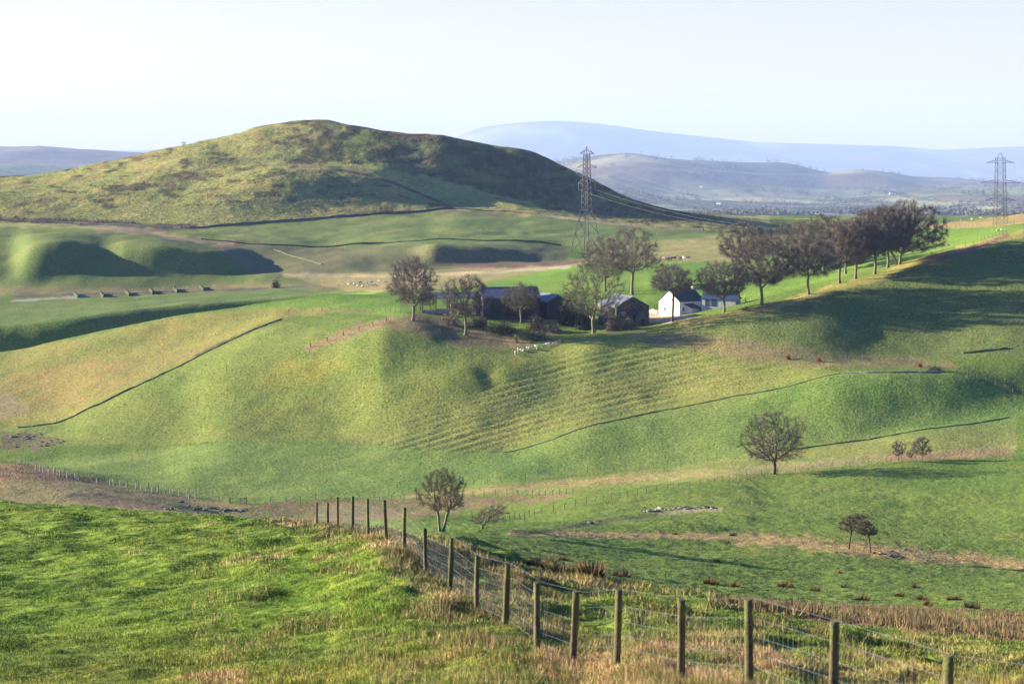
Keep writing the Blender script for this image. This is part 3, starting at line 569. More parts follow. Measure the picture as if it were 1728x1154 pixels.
for k, (px, d) in enumerate(FP):
    p = onland(px, d); hh = 1.15 if px > 540 else .9
    if px == 553: hh = .85
    o = bpy.data.objects.new('post', FPOST[k % 6]); link(o, ff); o.location = p - p0
    ln = LEAN.get(px, random.gauss(0, .015)); o.rotation_euler = (random.gauss(0, .03), ln, k * 1.3)
    th = 1.12 if d < 40 else 1.0
    o.scale = (th, th, hh / 1.2); tops.append((p - p0, ln, hh))
mb = MB()
for (a, la, ha), (b, lb, hb_) in zip(tops[:-1], tops[1:]):
    A = lambda w: a + Vector((la * w + .05, 0, w)); B = lambda w: b + Vector((lb * w + .05, 0, w))
    for w in (.08, .24, .40, .58, .78, 1.0): mb.bar(A(w * ha), B(w * hb_), .0022, n=3, cap=False)
    n = int((b - a).length / .16)
    for i in range(1, n): t = i / n; mb.bar(A(.08).lerp(B(.08), t), A(.78 * ha).lerp(B(.78 * hb_), t), .0011, n=3, cap=False)
mb.build('wire_netting', M_wire, ff)

fence('thin post and wire fence climbing past the big lone tree', [(860, 880), (905, 869), (1000, 849), (1050, 840), (1100, 832), (1180, 819), (1250, 806), (1300, 801), (1400, 791), (1500, 781), (1600, 771), (1712, 764)], 250, 520, 4.4)
fence('long fence bounding the flat valley field on its near side', [(405, 848), (500, 847), (600, 841), (715, 831), (830, 814), (955, 801), (1050, 792), (1134, 785), (1215, 773)], 400, 520, 3.2, h=1.15)
fence('short fence below the brown track, ending at a corner post', [(640, 846), (715, 840), (783, 837), (880, 834), (978, 832)], 350, 470, 2.6)
fence('fence beside the row of white tree guards, left valley edge', [(26, 782), (100, 797), (200, 815), (300, 832), (395, 848)], 400, 520, 3.0)
fence('faint fence slanting over the open left slope', [(95, 714), (150, 702), (200, 688), (240, 672), (285, 657), (330, 642), (400, 622)], 480, 700, 5.0)
fence('fence along the plateau edge left of the farmyard', [(400, 540), (470, 531), (520, 526), (580, 524), (640, 526), (688, 530)], 590, 760, 4.0)
fence('sagging fence at the foot of the farm slope', [(400, 745), (480, 746), (560, 747), (640, 751), (700, 757), (780, 761), (850, 763)], 470, 560, 3.6)
fence('pale roadside fence at the right end of the valley field', [(1602, 627), (1640, 635), (1680, 650), (1712, 664)], 500, 600, 2.6)
fence('wire fence behind the farm sheds', [(880, 501), (930, 497), (1000, 493), (1050, 491)], 650, 800, 3.5)
fence('fence along the brown bank rising to the right skyline', [(1572, 430), (1600, 424), (1640, 414), (1700, 394)], 620, 790, 3.5)
fence('stubby fence posts climbing the bracken bank by the twin-stemmed tree', [(524, 586), (560, 573), (600, 560), (625, 551), (655, 543)], 540, 680, 5.0, h=1.3, r=.16)
fence('roadside fence running through the brown bracken below the avenue', [(1180, 571), (1300, 588), (1380, 598), (1460, 605), (1560, 612)], 530, 640, 4.5)
fence('fence across the hill crest pasture left of the right pylon', [(1570, 388), (1620, 384), (1680, 380), (1712, 377)], 780, 1000, 5.0)

wall('dark wall along the foot of the big hill', [(5, 373), (100, 377), (220, 381), (330, 386), (420, 377), (560, 367), (660, 360), (760, 353), (860, 358), (930, 366), (1000, 375), (1100, 385), (1200, 391)], 1050, 1300, 1.0, 1.2, step=5)
wall('wall rising from the left valley floor to the farm plateau', [(30, 722), (90, 715), (160, 685), (230, 652), (290, 624), (330, 604), (390, 574), (440, 552), (475, 539)], 540, 720, .3, .5, mat=M_bank)
wall('wall curving down the hillside above the green plateau', [(482, 280), (560, 287), (640, 303), (700, 325), (755, 346)], 1200, 1400, 1.4, 1.0, step=5)
wall('low wall edging the green plateau above the hummocks', [(340, 404), (440, 413), (560, 417), (640, 411), (720, 406), (850, 407), (960, 414)], 1000, 1150, .6, .8, step=5, mat=M_bank)
wall('low bank wall at the foot of the ridged slope', [(850, 763), (930, 742), (1000, 717), (1100, 695), (1220, 672), (1330, 652), (1420, 630)], 470, 580, .14, .6, mat=M_bank)
wall('dark wall crossing the right side of the valley field', [(1262, 768), (1366, 755), (1440, 745), (1500, 735), (1600, 720), (1712, 703)], 440, 540, .25, .5, mat=M_bank)
wall('pale stone wall between the bracken and the dark green field', [(1424, 630), (1500, 629), (1560, 628), (1598, 626)], 520, 590, .32, .5, mat=M_stonel)
wall('dark wall beside the road bend at the right edge', [(1625, 607), (1650, 606), (1680, 597), (1708, 588)], 560, 680, .45, 1.0, mat=M_bank)
wall('wall slanting down the rough ground under the hill', [(463, 421), (500, 434), (547, 448)], 940, 1080, .35, .8, step=4, mat=M_bank)
wall('tumbled pale wall in the sunlit farmyard', [(1074, 524), (1095, 527), (1114, 531)], 600, 700, 1.3, .6, mat=M_stonel)
for k, (px, py) in enumerate([(128, 500), (173, 499), (216, 497), (256, 494), (297, 491), (341, 488)]):
    wall(['short dark hedge stub across the valley ditch nearest the left edge', 'second hedge stub from the left across the valley ditch', 'third hedge stub from the left across the valley ditch', 'third hedge stub from the right across the valley ditch', 'second hedge stub from the right across the valley ditch', 'short dark hedge stub furthest right across the valley ditch'][k], [(px - 3, py - 3), (px + 3, py + 3)], 860, 1000, 1.3, .8, name='hedge_stub', cat='hedge', group='hedge stubs along the left valley ditch', mat=M_ever, step=1.0)

# ------------------------------------------------------------------ bare trees grown by space colonisation
def grow(h, w, th, seed, natt=420, trunks=1, lean=(0, 0), flat=.5, base=None, shape=1.0, tip=.018, r0=None, forkz=.0):
    q = np.random.default_rng(seed)
    ch = h - th
    A = []
    while len(A) < natt:
        v = q.uniform(-1, 1, 3); rr = np.linalg.norm(v) if v[2] > 0 else (math.hypot(v[0], v[1]) ** 3 + abs(v[2]) ** 3) ** (1 / 3)
        if rr > 1 or q.random() > .55 + .45 * rr: continue
        if v[2] < 0: v[0] *= 1.0; v[2] *= .9
        an = math.atan2(v[1], v[0]); lump = 1 + .20 * math.sin(2 * an + seed + v[2]) + .13 * math.sin(3 * an + 4 * v[2] + seed * 2.3) + .12 * math.sin(5 * an + seed * 1.7 + 2 * v[2])
        zc = th + ch * flat
        z = zc + v[2] * (h - zc if v[2] > 0 else (zc - th) * 1.0)
        A.append((v[0] * w / 2 * lump * shape + lean[0] * (z / h), v[1] * w / 2 * lump + lean[1] * (z / h), z))
    A = np.array(A); step = h / 34.0
    P = []; par = []
    for t in range(trunks):
        ang = 2 * math.pi * t / max(trunks, 1) + seed; off = .05 * h if trunks > 1 else 0
        b = np.array([math.cos(ang) * off * .4, math.sin(ang) * off * .4, -.3]); last = -1; n = int((th * .95 + .3) / step)
        for k in range(n + 1):
            zz = k / max(n, 1)
            wob = .007 * h * np.array([math.sin(zz * 4 + seed) - math.sin(seed), math.cos(zz * 3 + seed) - math.cos(seed), 0])
            pos = b + np.array([lean[0] * .55 * zz * th / h + math.cos(ang) * off * zz, lean[1] * .55 * zz * th / h + math.sin(ang) * off * zz, (th * .95 + .3) * zz]) + wob
            P.append(pos); par.append(last); last = len(P) - 1
    P = [np.array(p) for p in P]
    alive = np.ones(len(A), bool); NP = np.array(P)
    D = np.linalg.norm(A[:, None] - NP[None], axis=2); near = D.argmin(1); nd = D.min(1)
    for it in range(140):
        if not alive.any(): break
        ids = np.unique(near[alive]); new = []
        for nid in ids:
            m = alive & (near == nid); d = A[m] - NP[nid]; d /= np.linalg.norm(d, axis=1)[:, None] + 1e-9; g = d.sum(0)
            g = g / (np.linalg.norm(g) + 1e-9) + q.normal(0, .22, 3); g /= np.linalg.norm(g) + 1e-9
            new.append((NP[nid] + g * step, nid))
        s0 = len(NP); NP = np.vstack([NP, [a for a, b in new]]); par += [b for a, b in new]
        Dn = np.linalg.norm(A[:, None] - NP[None, s0:], axis=2); mn = Dn.min(1); am = Dn.argmin(1) + s0
        b = mn < nd; near[b] = am[b]; nd[b] = mn[b]
        alive &= nd > step * 1.3
        if len(NP) > 2600: break
    n = len(NP); par = np.array(par); R2 = np.zeros(n); kids = np.zeros(n, int)
    for i in range(n - 1, -1, -1):
        if R2[i] == 0: R2[i] = tip ** 2.15
        if par[i] >= 0: R2[par[i]] += R2[i]; kids[par[i]] += 1
    rad = R2 ** (1 / 2.15)
    if r0: 
        k = r0 / rad[0]; rad = np.where(rad > tip * 2.5, rad * k ** (np.clip((rad - tip * 2.5) / (rad[0] - tip * 2.5), 0, 1) ** .5), rad)
    low = NP[:, 2] < .06 * h; rad[low] *= 1 + .5 * (1 - np.clip(NP[low, 2] / (.06 * h), 0, 1))
    return NP, par, rad, kids
def tubes(NP, par, rad, thr):
    e = np.where(par >= 0)[0]; V = []; Fq = []; off = 0
    for ns, sel in ((7, rad[e] > thr), (4, rad[e] <= thr)):
        c = e[sel]
        if not len(c): continue
        a = NP[par[c]]; b = NP[c]; d = b - a; d /= np.linalg.norm(d, axis=1)[:, None] + 1e-9
        b = b + d * (rad[c] * .5)[:, None]
        ra = np.minimum(rad[par[c]], rad[c] * 1.35); rb = rad[c]
        up = np.where(np.abs(d[:, 2:3]) > .9, np.array([[1., 0, 0]]), np.array([[0, 0, 1.]])); uu = np.cross(d, up); uu /= np.linalg.norm(uu, axis=1)[:, None]; ww = np.cross(d, uu)
        t = 2 * np.pi * np.arange(ns) / ns; ct, st = np.cos(t), np.sin(t)
        ring = uu[:, None] * ct[None, :, None] + ww[:, None] * st[None, :, None]
        v = np.concatenate([a[:, None] + ring * ra[:, None, None], b[:, None] + ring * rb[:, None, None]], 1)
        V.append(v.reshape(-1, 3)); base = np.arange(len(c))[:, None] * 2 * ns + off; i = np.arange(ns)[None]
        Fq.append(np.stack([base + i, base + (i + 1) % ns, base + (i + 1) % ns + ns, base + i + ns], -1).reshape(-1, 4)); off += len(c) * 2 * ns
    return np.vstack(V), np.vstack(Fq)
def twigs(NP, par, rad, kids, n, length, width, seed, up=.25, thr=None, droop=0):
    q = np.random.default_rng(seed + 99); thr = thr or np.quantile(rad, .8)
    c = np.where((par >= 0) & (rad <= thr))[0]; k = q.choice(c, n)
    a = NP[par[k]]; b = NP[k]; d = b - a; d /= np.linalg.norm(d, axis=1)[:, None] + 1e-9
    o = a + (b - a) * q.random((n, 1)); cen = NP[NP[:, 2] > 0].mean(0)
    outw = o - cen; outw /= np.linalg.norm(outw, axis=1)[:, None] + 1e-9
    dr = d * .6 + q.normal(0, .62, (n, 3)) + outw * .45 + np.array([0, 0, up]); dr /= np.linalg.norm(dr, axis=1)[:, None]
    L = length * q.uniform(.45, 1.25, (n, 1)); side = np.cross(dr, q.normal(0, 1, (n, 3))); side /= np.linalg.norm(side, axis=1)[:, None] + 1e-9
    wv = side * width * q.uniform(.6, 1.3, (n, 1)) / 2
    # each twig forks once: two slim blades
    tipp = o + dr * L; mid = o + dr * L * .45; d2 = dr + q.normal(0, .5, (n, 3)); d2 /= np.linalg.norm(d2, axis=1)[:, None]
    V = np.stack([o - wv, o + wv, tipp, mid - wv * .7, mid + wv * .7, mid + d2 * L * .6], 1).reshape(-1, 3)
    i = np.arange(n)[:, None] * 6; Ft = np.concatenate([i + [0, 1, 2], i + [3, 4, 5]], 0)
    return V, Ft
def tree(px, Y, label, h, w, th, seed, name='bare_tree', cat='tree', group=None, natt=420, trunks=1, lean=(0, 0), flat=.5, ntw=8000, tl=.9, tw=.05, tip=.03, r0=None, bark=None, tmat=None, shape=1.0, base=None, up=.25):
    p = onland(px, Y) if base is None else base
    NP, par, rad, kids = grow(h, w, th, seed, natt, trunks, lean, flat, shape=shape, tip=tip, r0=r0 or h * .021)
    root = empty(name, p); tag(root, label, cat, group)
    V, Fq = tubes(NP, par, rad, h * .007); link(bpy.data.objects.new('trunk', np_mesh('trunk', V, Fq, 4, bark or M_bark, smooth=True)), root)
    V, Ft = twigs(NP, par, rad, kids, ntw, tl, tw, seed, up); link(bpy.data.objects.new('crown', np_mesh('crown', V, Ft, 3, tmat or M_twig)), root)
    return root
AV = 'bare beeches of the avenue on the slope'; FT = 'bare trees round the farm'
m_ = lambda pxs, Y: pxs * Y / F
def ptree(px, py, top, wpx, label, seed, th=.25, y0=560, y1=1000, **k):
    if y1 == 1000 and wpx > 40: wpx *= 1.2 if k.get('group') == AV else 1.12; k['ntw'] = k.get('ntw', 8000) * (1.35 if k.get('group') == AV else 1); th *= .85; k['ntw'] = int(k.get('ntw', 8000) * 1.05); k['tw'] = .055; k['tl'] = 1.6; k['tip'] = .036; k['tmat'] = k.get('tmat') or (M_twig if seed % 3 else M_twigd); k['flat'] = k.get('flat', .5) * .8; k['natt'] = int(k.get('natt', 420) * 1.5)
    """tree whose foot stands at a pixel of the photograph and whose crown spans the given pixels"""
    g = at(px, py, y0, y1); Y = g.y
    hh = m_(py - top, Y); return tree(px, Y, label, hh, m_(wpx, Y), hh * th, seed, base=g, **k)
ptree(697, 541, 432, 80, 'round bare beech on twin stems on the bank left of the hay barn', 11, .27, trunks=2, group=FT, ntw=11000, natt=520, flat=.5)
ptree(785, 566, 465, 74, 'spreading bare tree on the bank in front of the hay barn', 12, .35, group=FT, ntw=8000, flat=.62)
ptree(879, 545, 478, 50, 'small wind-cut thorn between the long barn and pale shed', 13, .35, y0=590, group=FT, ntw=4500, flat=.6, tmat=M_twigg, name='thorn_tree')
ptree(1002, 562, 436, 84, 'tall loose bare tree in front of the gabled stone barn', 14, .22, group=FT, ntw=7000, natt=520, tmat=M_twigg)
ptree(1022, 492, 398, 72, 'bare tree behind the gabled barn, left of the pale-trunked beech', 15, .3, y0=650, group=FT, ntw=10000)
ptree(1067, 497, 382, 90, 'broad bare beech with pale straight trunk above the gabled barn', 16, .38, y0=640, group=FT, ntw=11000, natt=520, flat=.45)
ptree(1135, 543, 447, 74, 'bare tree whose dark trunk stands before the white house gable', 17, .6, group=FT, ntw=7500, flat=.5, bark=M_barkd)
ptree(1222, 527, 438, 76, 'crooked bare tree right of the white house, lowest of the avenue', 18, .32, group=AV, ntw=7500, natt=480, lean=(-1.2, 0))
ptree(1285, 514, 397, 84, 'tall oval beech, second up the slope from the white house', 19, .3, group=AV, ntw=13000, natt=520)
ptree(1259, 463, 374, 72, 'dense beech standing back behind the first avenue gap', 20, .3, y0=650, group=AV, ntw=12000)
ptree(1365, 497, 395, 76, 'beech leaning a little left, third up the avenue', 21, .32, group=AV, ntw=11000, lean=(-1.0, 0))
ptree(1417, 478, 372, 78, 'beech with pale limbs, fourth up the avenue', 22, .3, group=AV, ntw=12000)
ptree(1444, 471, 366, 62, 'slim beech close beside the fourth avenue tree', 23, .35, group=AV, ntw=9500)
ptree(1476, 463, 350, 80, 'thick-trunked beech, sixth up the avenue', 24, .3, group=AV, ntw=13000)
ptree(1498, 452, 344, 84, 'beech wedged between the thick-trunked one and the last', 25, .3, group=AV, ntw=12000)
ptree(1516, 447, 338, 118, 'biggest beech closing the top of the avenue, branches sweeping right', 26, .18, trunks=3, group=AV, ntw=20000, natt=700, lean=(2.0, 0))
ptree(1346, 460, 374, 88, 'broad low beech in the back row behind the third tree', 27, .28, y0=650, group=AV, ntw=13000)
ptree(1391, 462, 362, 84, 'beech in the back row above the pale-limbed tree', 28, .28, y0=650, group=AV, ntw=12000)
ptree(1427, 462, 372, 70, 'rear beech half hidden behind the slim avenue tree', 29, .3, y0=650, group=AV, ntw=10000)
ptree(728, 529, 497, 36, 'small leaning thorn in the mouth of the hay barn', 30, .35, y0=600, group=FT, ntw=1800, natt=160, lean=(-2, 0), name='thorn_tree', tmat=M_twigg)
ptree(310, 250, 238, 8, 'tiny lone tree on the left shoulder of the big hill', 31, .4, y0=1300, y1=1700, ntw=300, natt=60, name='bare_tree')
# nearer trees
tree(746, 200, 'open bare hawthorn standing beyond the near fence posts', 6.1, 4.5, 1.7, 41, name='thorn_tree', natt=620, lean=(.1, 0), flat=.55, ntw=9000, tl=.42, tw=.022, tip=.011, r0=.13, tmat=M_twigg, trunks=2)
tree(812, 212, 'low bare thorn bush blown over to the right', 2.5, 3.3, .35, 42, name='thorn_bush', cat='bush', natt=300, lean=(1.7, 0), flat=.6, ntw=3000, tl=.3, tw=.02, tip=.012, r0=.08, trunks=2)
ptree(1306, 800, 690, 122, 'large lone oak with wide crown on the thin fence line', 43, .17, y0=380, y1=520, natt=1100, flat=.42, ntw=15000, tl=.8, tw=.035, tip=.03, tmat=M_twigg, bark=M_barkd, name='oak_tree', r0=.34)
ptree(1516, 778, 742, 24, 'slender young tree, left of the three by the right fence', 44, .2, y0=380, y1=520, natt=150, ntw=2500, tl=.5, tw=.035, group='three young trees on the right fence')
ptree(1536, 777, 757, 13, 'tiny sapling between the two young trees', 45, .2, y0=380, y1=520, natt=60, ntw=900, tl=.35, tw=.03, group='three young trees on the right fence')
ptree(1556, 776, 736, 28, 'fan-shaped young tree, right of the three by the fence', 46, .15, y0=380, y1=520, natt=170, ntw=3400, tl=.6, tw=.035, group='three young trees on the right fence')
tree(1432, 236, 'windblown thorn with flat crown, left of the near pair', 4.1, 3.2, 1.9, 47, name='thorn_tree', natt=380, lean=(1.1, 0), flat=.45, ntw=7000, tl=.32, tw=.028, tip=.015, r0=.10, tmat=M_twigg, bark=M_barkd, group='pair of thorn trees on the near right slope', up=0)
tree(1470, 233, 'windblown thorn leaning left, right of the near pair', 3.7, 2.7, 1.9, 48, name='thorn_tree', natt=300, lean=(-1.0, 0), flat=.45, ntw=5500, tl=.32, tw=.028, tip=.015, r0=.09, tmat=M_twigg, bark=M_barkd, group='pair of thorn trees on the near right slope', up=0)
print('trees', round(time.time() - T0, 1))

def bush(px, py, wpx, hpx, label, seed, y0=540, y1=800, mat=None, n=1800, group=None, name='bush', leaf=.16):
    g = at(px, py, y0, y1); w = m_(wpx, g.y); h = m_(hpx, g.y); q = np.random.default_rng(seed)
    root = empty(name, g); tag(root, label, 'bush', group)
    mb = MB()
    for k in range(9):
        a = q.uniform(0, 6.28); rr = q.uniform(.1, .45) * w
        mb.bar((0, 0, -.2), (math.cos(a) * rr * .5, math.sin(a) * rr * .5, h * .45), .06, .04, 4); mb.bar((math.cos(a) * rr * .5, math.sin(a) * rr * .5, h * .45), (math.cos(a) * rr, math.sin(a) * rr, h * q.uniform(.6, .9)), .04, .015, 4)
    mb.build('stem', M_barkd, root)
    v = q.normal(0, 1, (n, 3)); v /= np.linalg.norm(v, axis=1)[:, None]; v[:, 2] = np.abs(v[:, 2]); rr = q.random(n) ** .45
    an = np.arctan2(v[:, 1], v[:, 0]); lump = 1 + .22 * np.sin(3 * an + seed) + .15 * np.sin(7 * an + 5 * v[:, 2])
    c = v * (rr * lump)[:, None] * np.array([w / 2, w / 2, h * .95]) 
    d1 = q.normal(0, 1, (n, 3)); d1 /= np.linalg.norm(d1, axis=1)[:, None]; d2 = np.cross(d1, q.normal(0, 1, (n, 3))); d2 /= np.linalg.norm(d2, axis=1)[:, None]
    s = leaf * q.uniform(.6, 1.6, (n, 1))
    V = np.stack([c - d1 * s * 1.6, c + d2 * s * .5, c + d1 * s * 1.6], 1).reshape(-1, 3)
    link(bpy.data.objects.new('crown', np_mesh('crown', V, np.arange(3 * n).reshape(-1, 3), 3, mat or M_ever)), root); return root
bush(960, 548, 40, 56, 'tall dark evergreen bush between pale shed and stone barn', 1, n=3500, leaf=.3)
bush(985, 556, 30, 44, 'dark scrub bush at the foot of the tall loose tree', 2, n=2500, leaf=.3)
bush(1060, 556, 36, 20, 'low dark scrub along the gabled barn wall', 3, n=1500, leaf=.22, mat=M_twig)
bush(930, 560, 40, 16, 'brambles below the pale shed', 4, n=1500, mat=M_twig, leaf=.2)
bush(845, 562, 60, 20, 'dark scrub in the shade below the long barn', 5, n=2500, leaf=.22)
bush(760, 548, 34, 20, 'reddish scrub on the bank beside the spreading tree', 6, n=1500, mat=M_twig, leaf=.2)
bush(900, 574, 50, 16, 'dark thicket in the shaded hollow above the sheep', 7, n=2000, leaf=.2)
bush(1036, 558, 30, 26, 'dark scrub between the tall loose tree and the gabled barn', 15, n=1800, leaf=.25, mat=M_barkd)
bush(905, 556, 30, 24, 'dark scrub growing below the wind-cut thorn', 16, n=1500, leaf=.25, mat=M_barkd)
bush(808, 552, 36, 20, 'dark scrub at the left foot of the long barn', 17, n=1600, leaf=.25, mat=M_barkd)
bush(871, 578, 9, 13, 'small sunlit yellow gorse bush above the flock', 8, n=500, mat=mat_noise('gorse', (.42, .38, .10), .8, .2, 2), leaf=.15)
bush(466, 486, 16, 16, 'small dark bush at the bend of the valley track', 9, 840, 1000, n=500, leaf=.3)
bush(1330, 606, 8, 8, 'rusty bush in the bracken, left of the two', 10, n=300, mat=mat_noise('rust_leaves', (.30, .09, .04), .8, .2, 2))
bush(1382, 610, 8, 8, 'rusty bush in the bracken, right of the two', 11, n=300, mat=bpy.data.materials['rust_leaves'])
bush(1552, 620, 10, 9, 'rusty bush at the end of the pale stone wall', 12, 520, 620, n=300, mat=bpy.data.materials['rust_leaves'])
bush(1578, 626, 26, 9, 'dark scrub at the corner of the dark green field', 13, 520, 620, n=700)
bush(640, 908, 38, 18, 'tangled dark brush pile behind the near fence', 14, 80, 330, n=1800, leaf=.07, name='brush_pile', mat=M_barkd)

# ------------------------------------------------------------------ buildings
def gabled(root, L, w, eave, ridge, wmat, rmat, over=.35, th=.22, walls=True, posts=False):
    """length along local Y, gables at both ends, floor at z=0 (walls go 1.5 m into the ground)"""
    hw, hl = w / 2, L / 2
    if walls:
        mb = MB(); P = [(-hw, -1.5), (hw, -1.5), (hw, eave), (0, ridge), (-hw, eave)]
        mb.poly([(x, -hl, z) for x, z in P] + [(x, hl, z) for x, z in P], [(0, 1, 2, 3, 4), (9, 8, 7, 6, 5), (0, 5, 6, 1), (1, 6, 7, 2), (2, 7, 8, 3), (3, 8, 9, 4), (4, 9, 5, 0)])
        mb.build('wall', wmat, root)
    mb = MB(); sl = (ridge - eave) / hw; ox = hw + over; oz = eave - over * sl; lo = hl + over
    for s in (-1, 1):
        a = [(0, ridge + .02), (s * ox, oz + .02), (s * ox, oz + .02 + th), (0, ridge + .02 + th)]
        mb.poly([(x, -lo, z) for x, z in a] + [(x, lo, z) for x, z in a], [(0, 1, 2, 3), (7, 6, 5, 4), (0, 4, 5, 1), (1, 5, 6, 2), (2, 6, 7, 3)] if s > 0 else [(3, 2, 1, 0), (4, 5, 6, 7), (1, 5, 4, 0), (2, 6, 5, 1), (3, 7, 6, 2)])
    # ridge capping
    mb.box((0, 0, ridge + th), (.3, 2 * lo, .1))
    return mb.build('roof', rmat, root)
def boxpart(name, mat, parent, c, d, rz=0):
    mb = MB(); mb.box((0, 0, 0), d); o = mb.build(name, mat, parent); o.location = c; o.rotation_euler = (0, 0, rz); return o
def place(px, py, y0, y1, dy=0):
    g = at(px, py, y0, y1); return onland(px, g.y + dy)

# white house
b = place(1150, 532, 600, 680, 7); b.z -= .2
hs = empty('farmhouse', b, R(-45)); tag(hs, 'whitewashed farmhouse with dark slate roof beside the farm trees', 'house')
L, w = 11.6, 8.2
rf = gabled(hs, L, w, 4.2, 7.4, M_white, M_slate, .15)
for yy in (-L / 2 + .5, L / 2 - .6):
    c = boxpart('chimney', M_white, rf, (0, yy, 7.0), (.7, .9, 1.4)); 
def window(root, c, d, rz=0):
    wdn = boxpart('window', M_win, root, c, (d[0], .06, d[1]), rz)
    mb = MB(); fw = .09; W_, H_ = d
    for q in ((0, 0, W_ + .1, fw), (0, H_ - fw, W_ + .1, fw)): mb.box((q[0], 0, q[1]), (q[2], .1, q[3]))
    for sx in (-W_ / 2, W_ / 2, 0): mb.box((sx, 0, fw), (fw, .1, H_ - 2 * fw))
    mb.build('frame', M_trim, wdn); return wdn
window(hs, (-1.7, -L / 2 - .02, 1.1), (.8, 1.3)); window(hs, (1.4, -L / 2 - .02, 4.2), (.7, .9))
for yy in (-3.8, 3.6): window(hs, (w / 2 + .02, yy, 1.2), (1.1, 1.3), R(90))
d_ = boxpart('door', M_blue, hs, (w / 2 + .02, 1.0, 0), (1.0, .08, 2.1), R(90)); boxpart('handle', M_trim, d_, (.35, -.06, 1.0), (.12, .06, .04))
pr = empty('porch', (0, 0, 0)); pr.parent = hs; pr.location = (w / 2 + 1.5, -1.6, 0)
mb = MB(); mb.poly([(-1.48, -2, -1.5), (1.4, -2, -1.5), (1.4, 2, -1.5), (-1.48, 2, -1.5), (-1.48, -2, 3.4), (1.4, -2, 2.3), (1.4, 2, 2.3), (-1.48, 2, 3.4)], [(3, 2, 1, 0), (4, 5, 6, 7), (0, 1, 5, 4), (1, 2, 6, 5), (2, 3, 7, 6), (3, 0, 4, 7)]); mb.build('porch_wall', M_white, pr)
mb = MB(); mb.poly([(-1.48, -2.2, 3.43), (1.65, -2.2, 2.24), (1.65, 2.2, 2.24), (-1.48, 2.2, 3.43), (-1.48, -2.2, 3.6), (1.65, -2.2, 2.4), (1.65, 2.2, 2.4), (-1.48, 2.2, 3.6)], [(3, 2, 1, 0), (4, 5, 6, 7), (0, 1, 5, 4), (1, 2, 6, 5), (2, 3, 7, 6), (3, 0, 4, 7)]); mb.build('porch_roof', M_slate, pr)

# blue roofed shed right of the house
b = place(1217, 522, 600, 700, 10); b.z += .3
sh = empty('garage', b, R(68)); tag(sh, 'low white shed with blue sheet roof right of the farmhouse', 'shed')
gabled(sh, 10.5, 5.5, 2.2, 3.9, mat_noise('shaded_render', (.42, .44, .46), .9, .15, 1), M_tinb, .25)
for yy, ww in ((3.6, 1.2), (1.5, 1.6)): boxpart('door', M_blue, sh, (-2.78, yy, 0), (ww, .06, 2.1), R(90))

# gabled stone barn
b = place(1052, 553, 585, 640, 9); b.z -= .3
bn = empty('stone_barn', b, R(20)); tag(bn, 'tall stone barn, shaded gable towards the near slope', 'barn')
gabled(bn, 14, 10.6, 5.8, 8.7, M_stone, M_tinl, .2)
boxpart('barge_board', M_trim, bn, (0, -7.25, 8.6), (.5, .06, .22))
d_ = boxpart('door', M_boards, bn, (1.5, -7.03, 0), (3.0, .1, 3.3)); boxpart('handle', M_steel, d_, (1.2, -.1, 1.6), (.2, .08, .06))
window(bn, (-3.0, -7.02, 3.3), (.9, 1.0))
b = place(1081, 552, 585, 640, 6)
lt = empty('stone_outhouse', b, R(12)); tag(lt, 'small stone outhouse against the right side of the gabled barn', 'shed')
gabled(lt, 5, 3.4, 3.0, 4.4, M_stone, M_slate, .15); boxpart('door', M_boards, lt, (0, -2.53, 0), (1.0, .08, 2.0))

# long dark barn
b = place(858, 546, 590, 650, 14); b.z += .3
lb = empty('long_barn', b, R(99)); tag(lb, 'long dark barn with blue-grey sheet roof in the middle of the farm', 'barn')
gabled(lb, 17.5, 13, 5.8, 8.6, M_boards, M_tin, .3)
for yy in (-5, 0, 5): boxpart('door', mat_noise('shed_door', (.03, .03, .035), .8, .2, 2) if yy == -5 else bpy.data.materials['shed_door'], lb, (-6.53, yy, 0), (3.0, .1, 3.6), R(90))

# open hay barn
b = place(757, 537, 590, 650, 12); b.z += .3
hb_ = empty('hay_barn', b, R(97)); tag(hb_, 'open-sided hay barn with low dark roof on posts, left of the farm', 'barn')
gabled(hb_, 17.5, 8, 4.6, 5.8, M_boards, M_tin, .3, walls=False)
for yy in (-8.4, -4.2, 0, 4.2, 8.4):
    for xx in (-3.8, 3.8):
        boxpart('pillar', M_barkd, hb_, (xx, yy, -1.5), (.28, .28, 6.15))
boxpart('end_wall', M_boards, hb_, (0, -8.75, -1.5), (7.3, .2, 6.0))
boxpart('low_wall', M_stonel, hb_, (-3.8, 2.1, -1.5), (.22, 3.8, 2.9)); boxpart('low_wall', M_stonel, hb_, (-3.8, 6.3, -1.5), (.22, 3.8, 2.6))
for k, (xx, yy) in enumerate([(1.2, -5.5), (1.2, -2.0), (-.8, -4)]):
    mb = MB(); mb.box((0, 0, -1), (3.0, 2.6, 3.4 + k * .3)); o = mb.build('hay_stack', mat_noise('hay', (.36, .29, .14), .95, .2, 3) if k == 0 else bpy.data.materials['hay'])
    o.matrix_world = Matrix.Translation(b) @ Matrix.Rotation(R(97), 4, 'Z') @ Matrix.Translation((xx, yy, 0)); tag(o, ['squared hay stack at the back of the open barn, near its dark end', 'squared hay stack in the middle of the open barn', 'taller hay stack at the front of the open barn'][k], 'hay stack', 'hay stacked in the open barn')

# pale roofed shed
b = place(928, 545, 590, 660, 14); b.z += .5
ps = empty('implement_shed', b, R(24)); tag(ps, 'open-fronted shed with pale blue-grey roof between the barns', 'shed')
gabled(ps, 12, 7.6, 4.6, 6.6, M_boards, M_tinl, .25)
boxpart('door', M_stonel, ps, (1.4, -6.03, 0), (1.6, .06, 2.6))  # pale panel painted in for the lit opening, no real door leaf

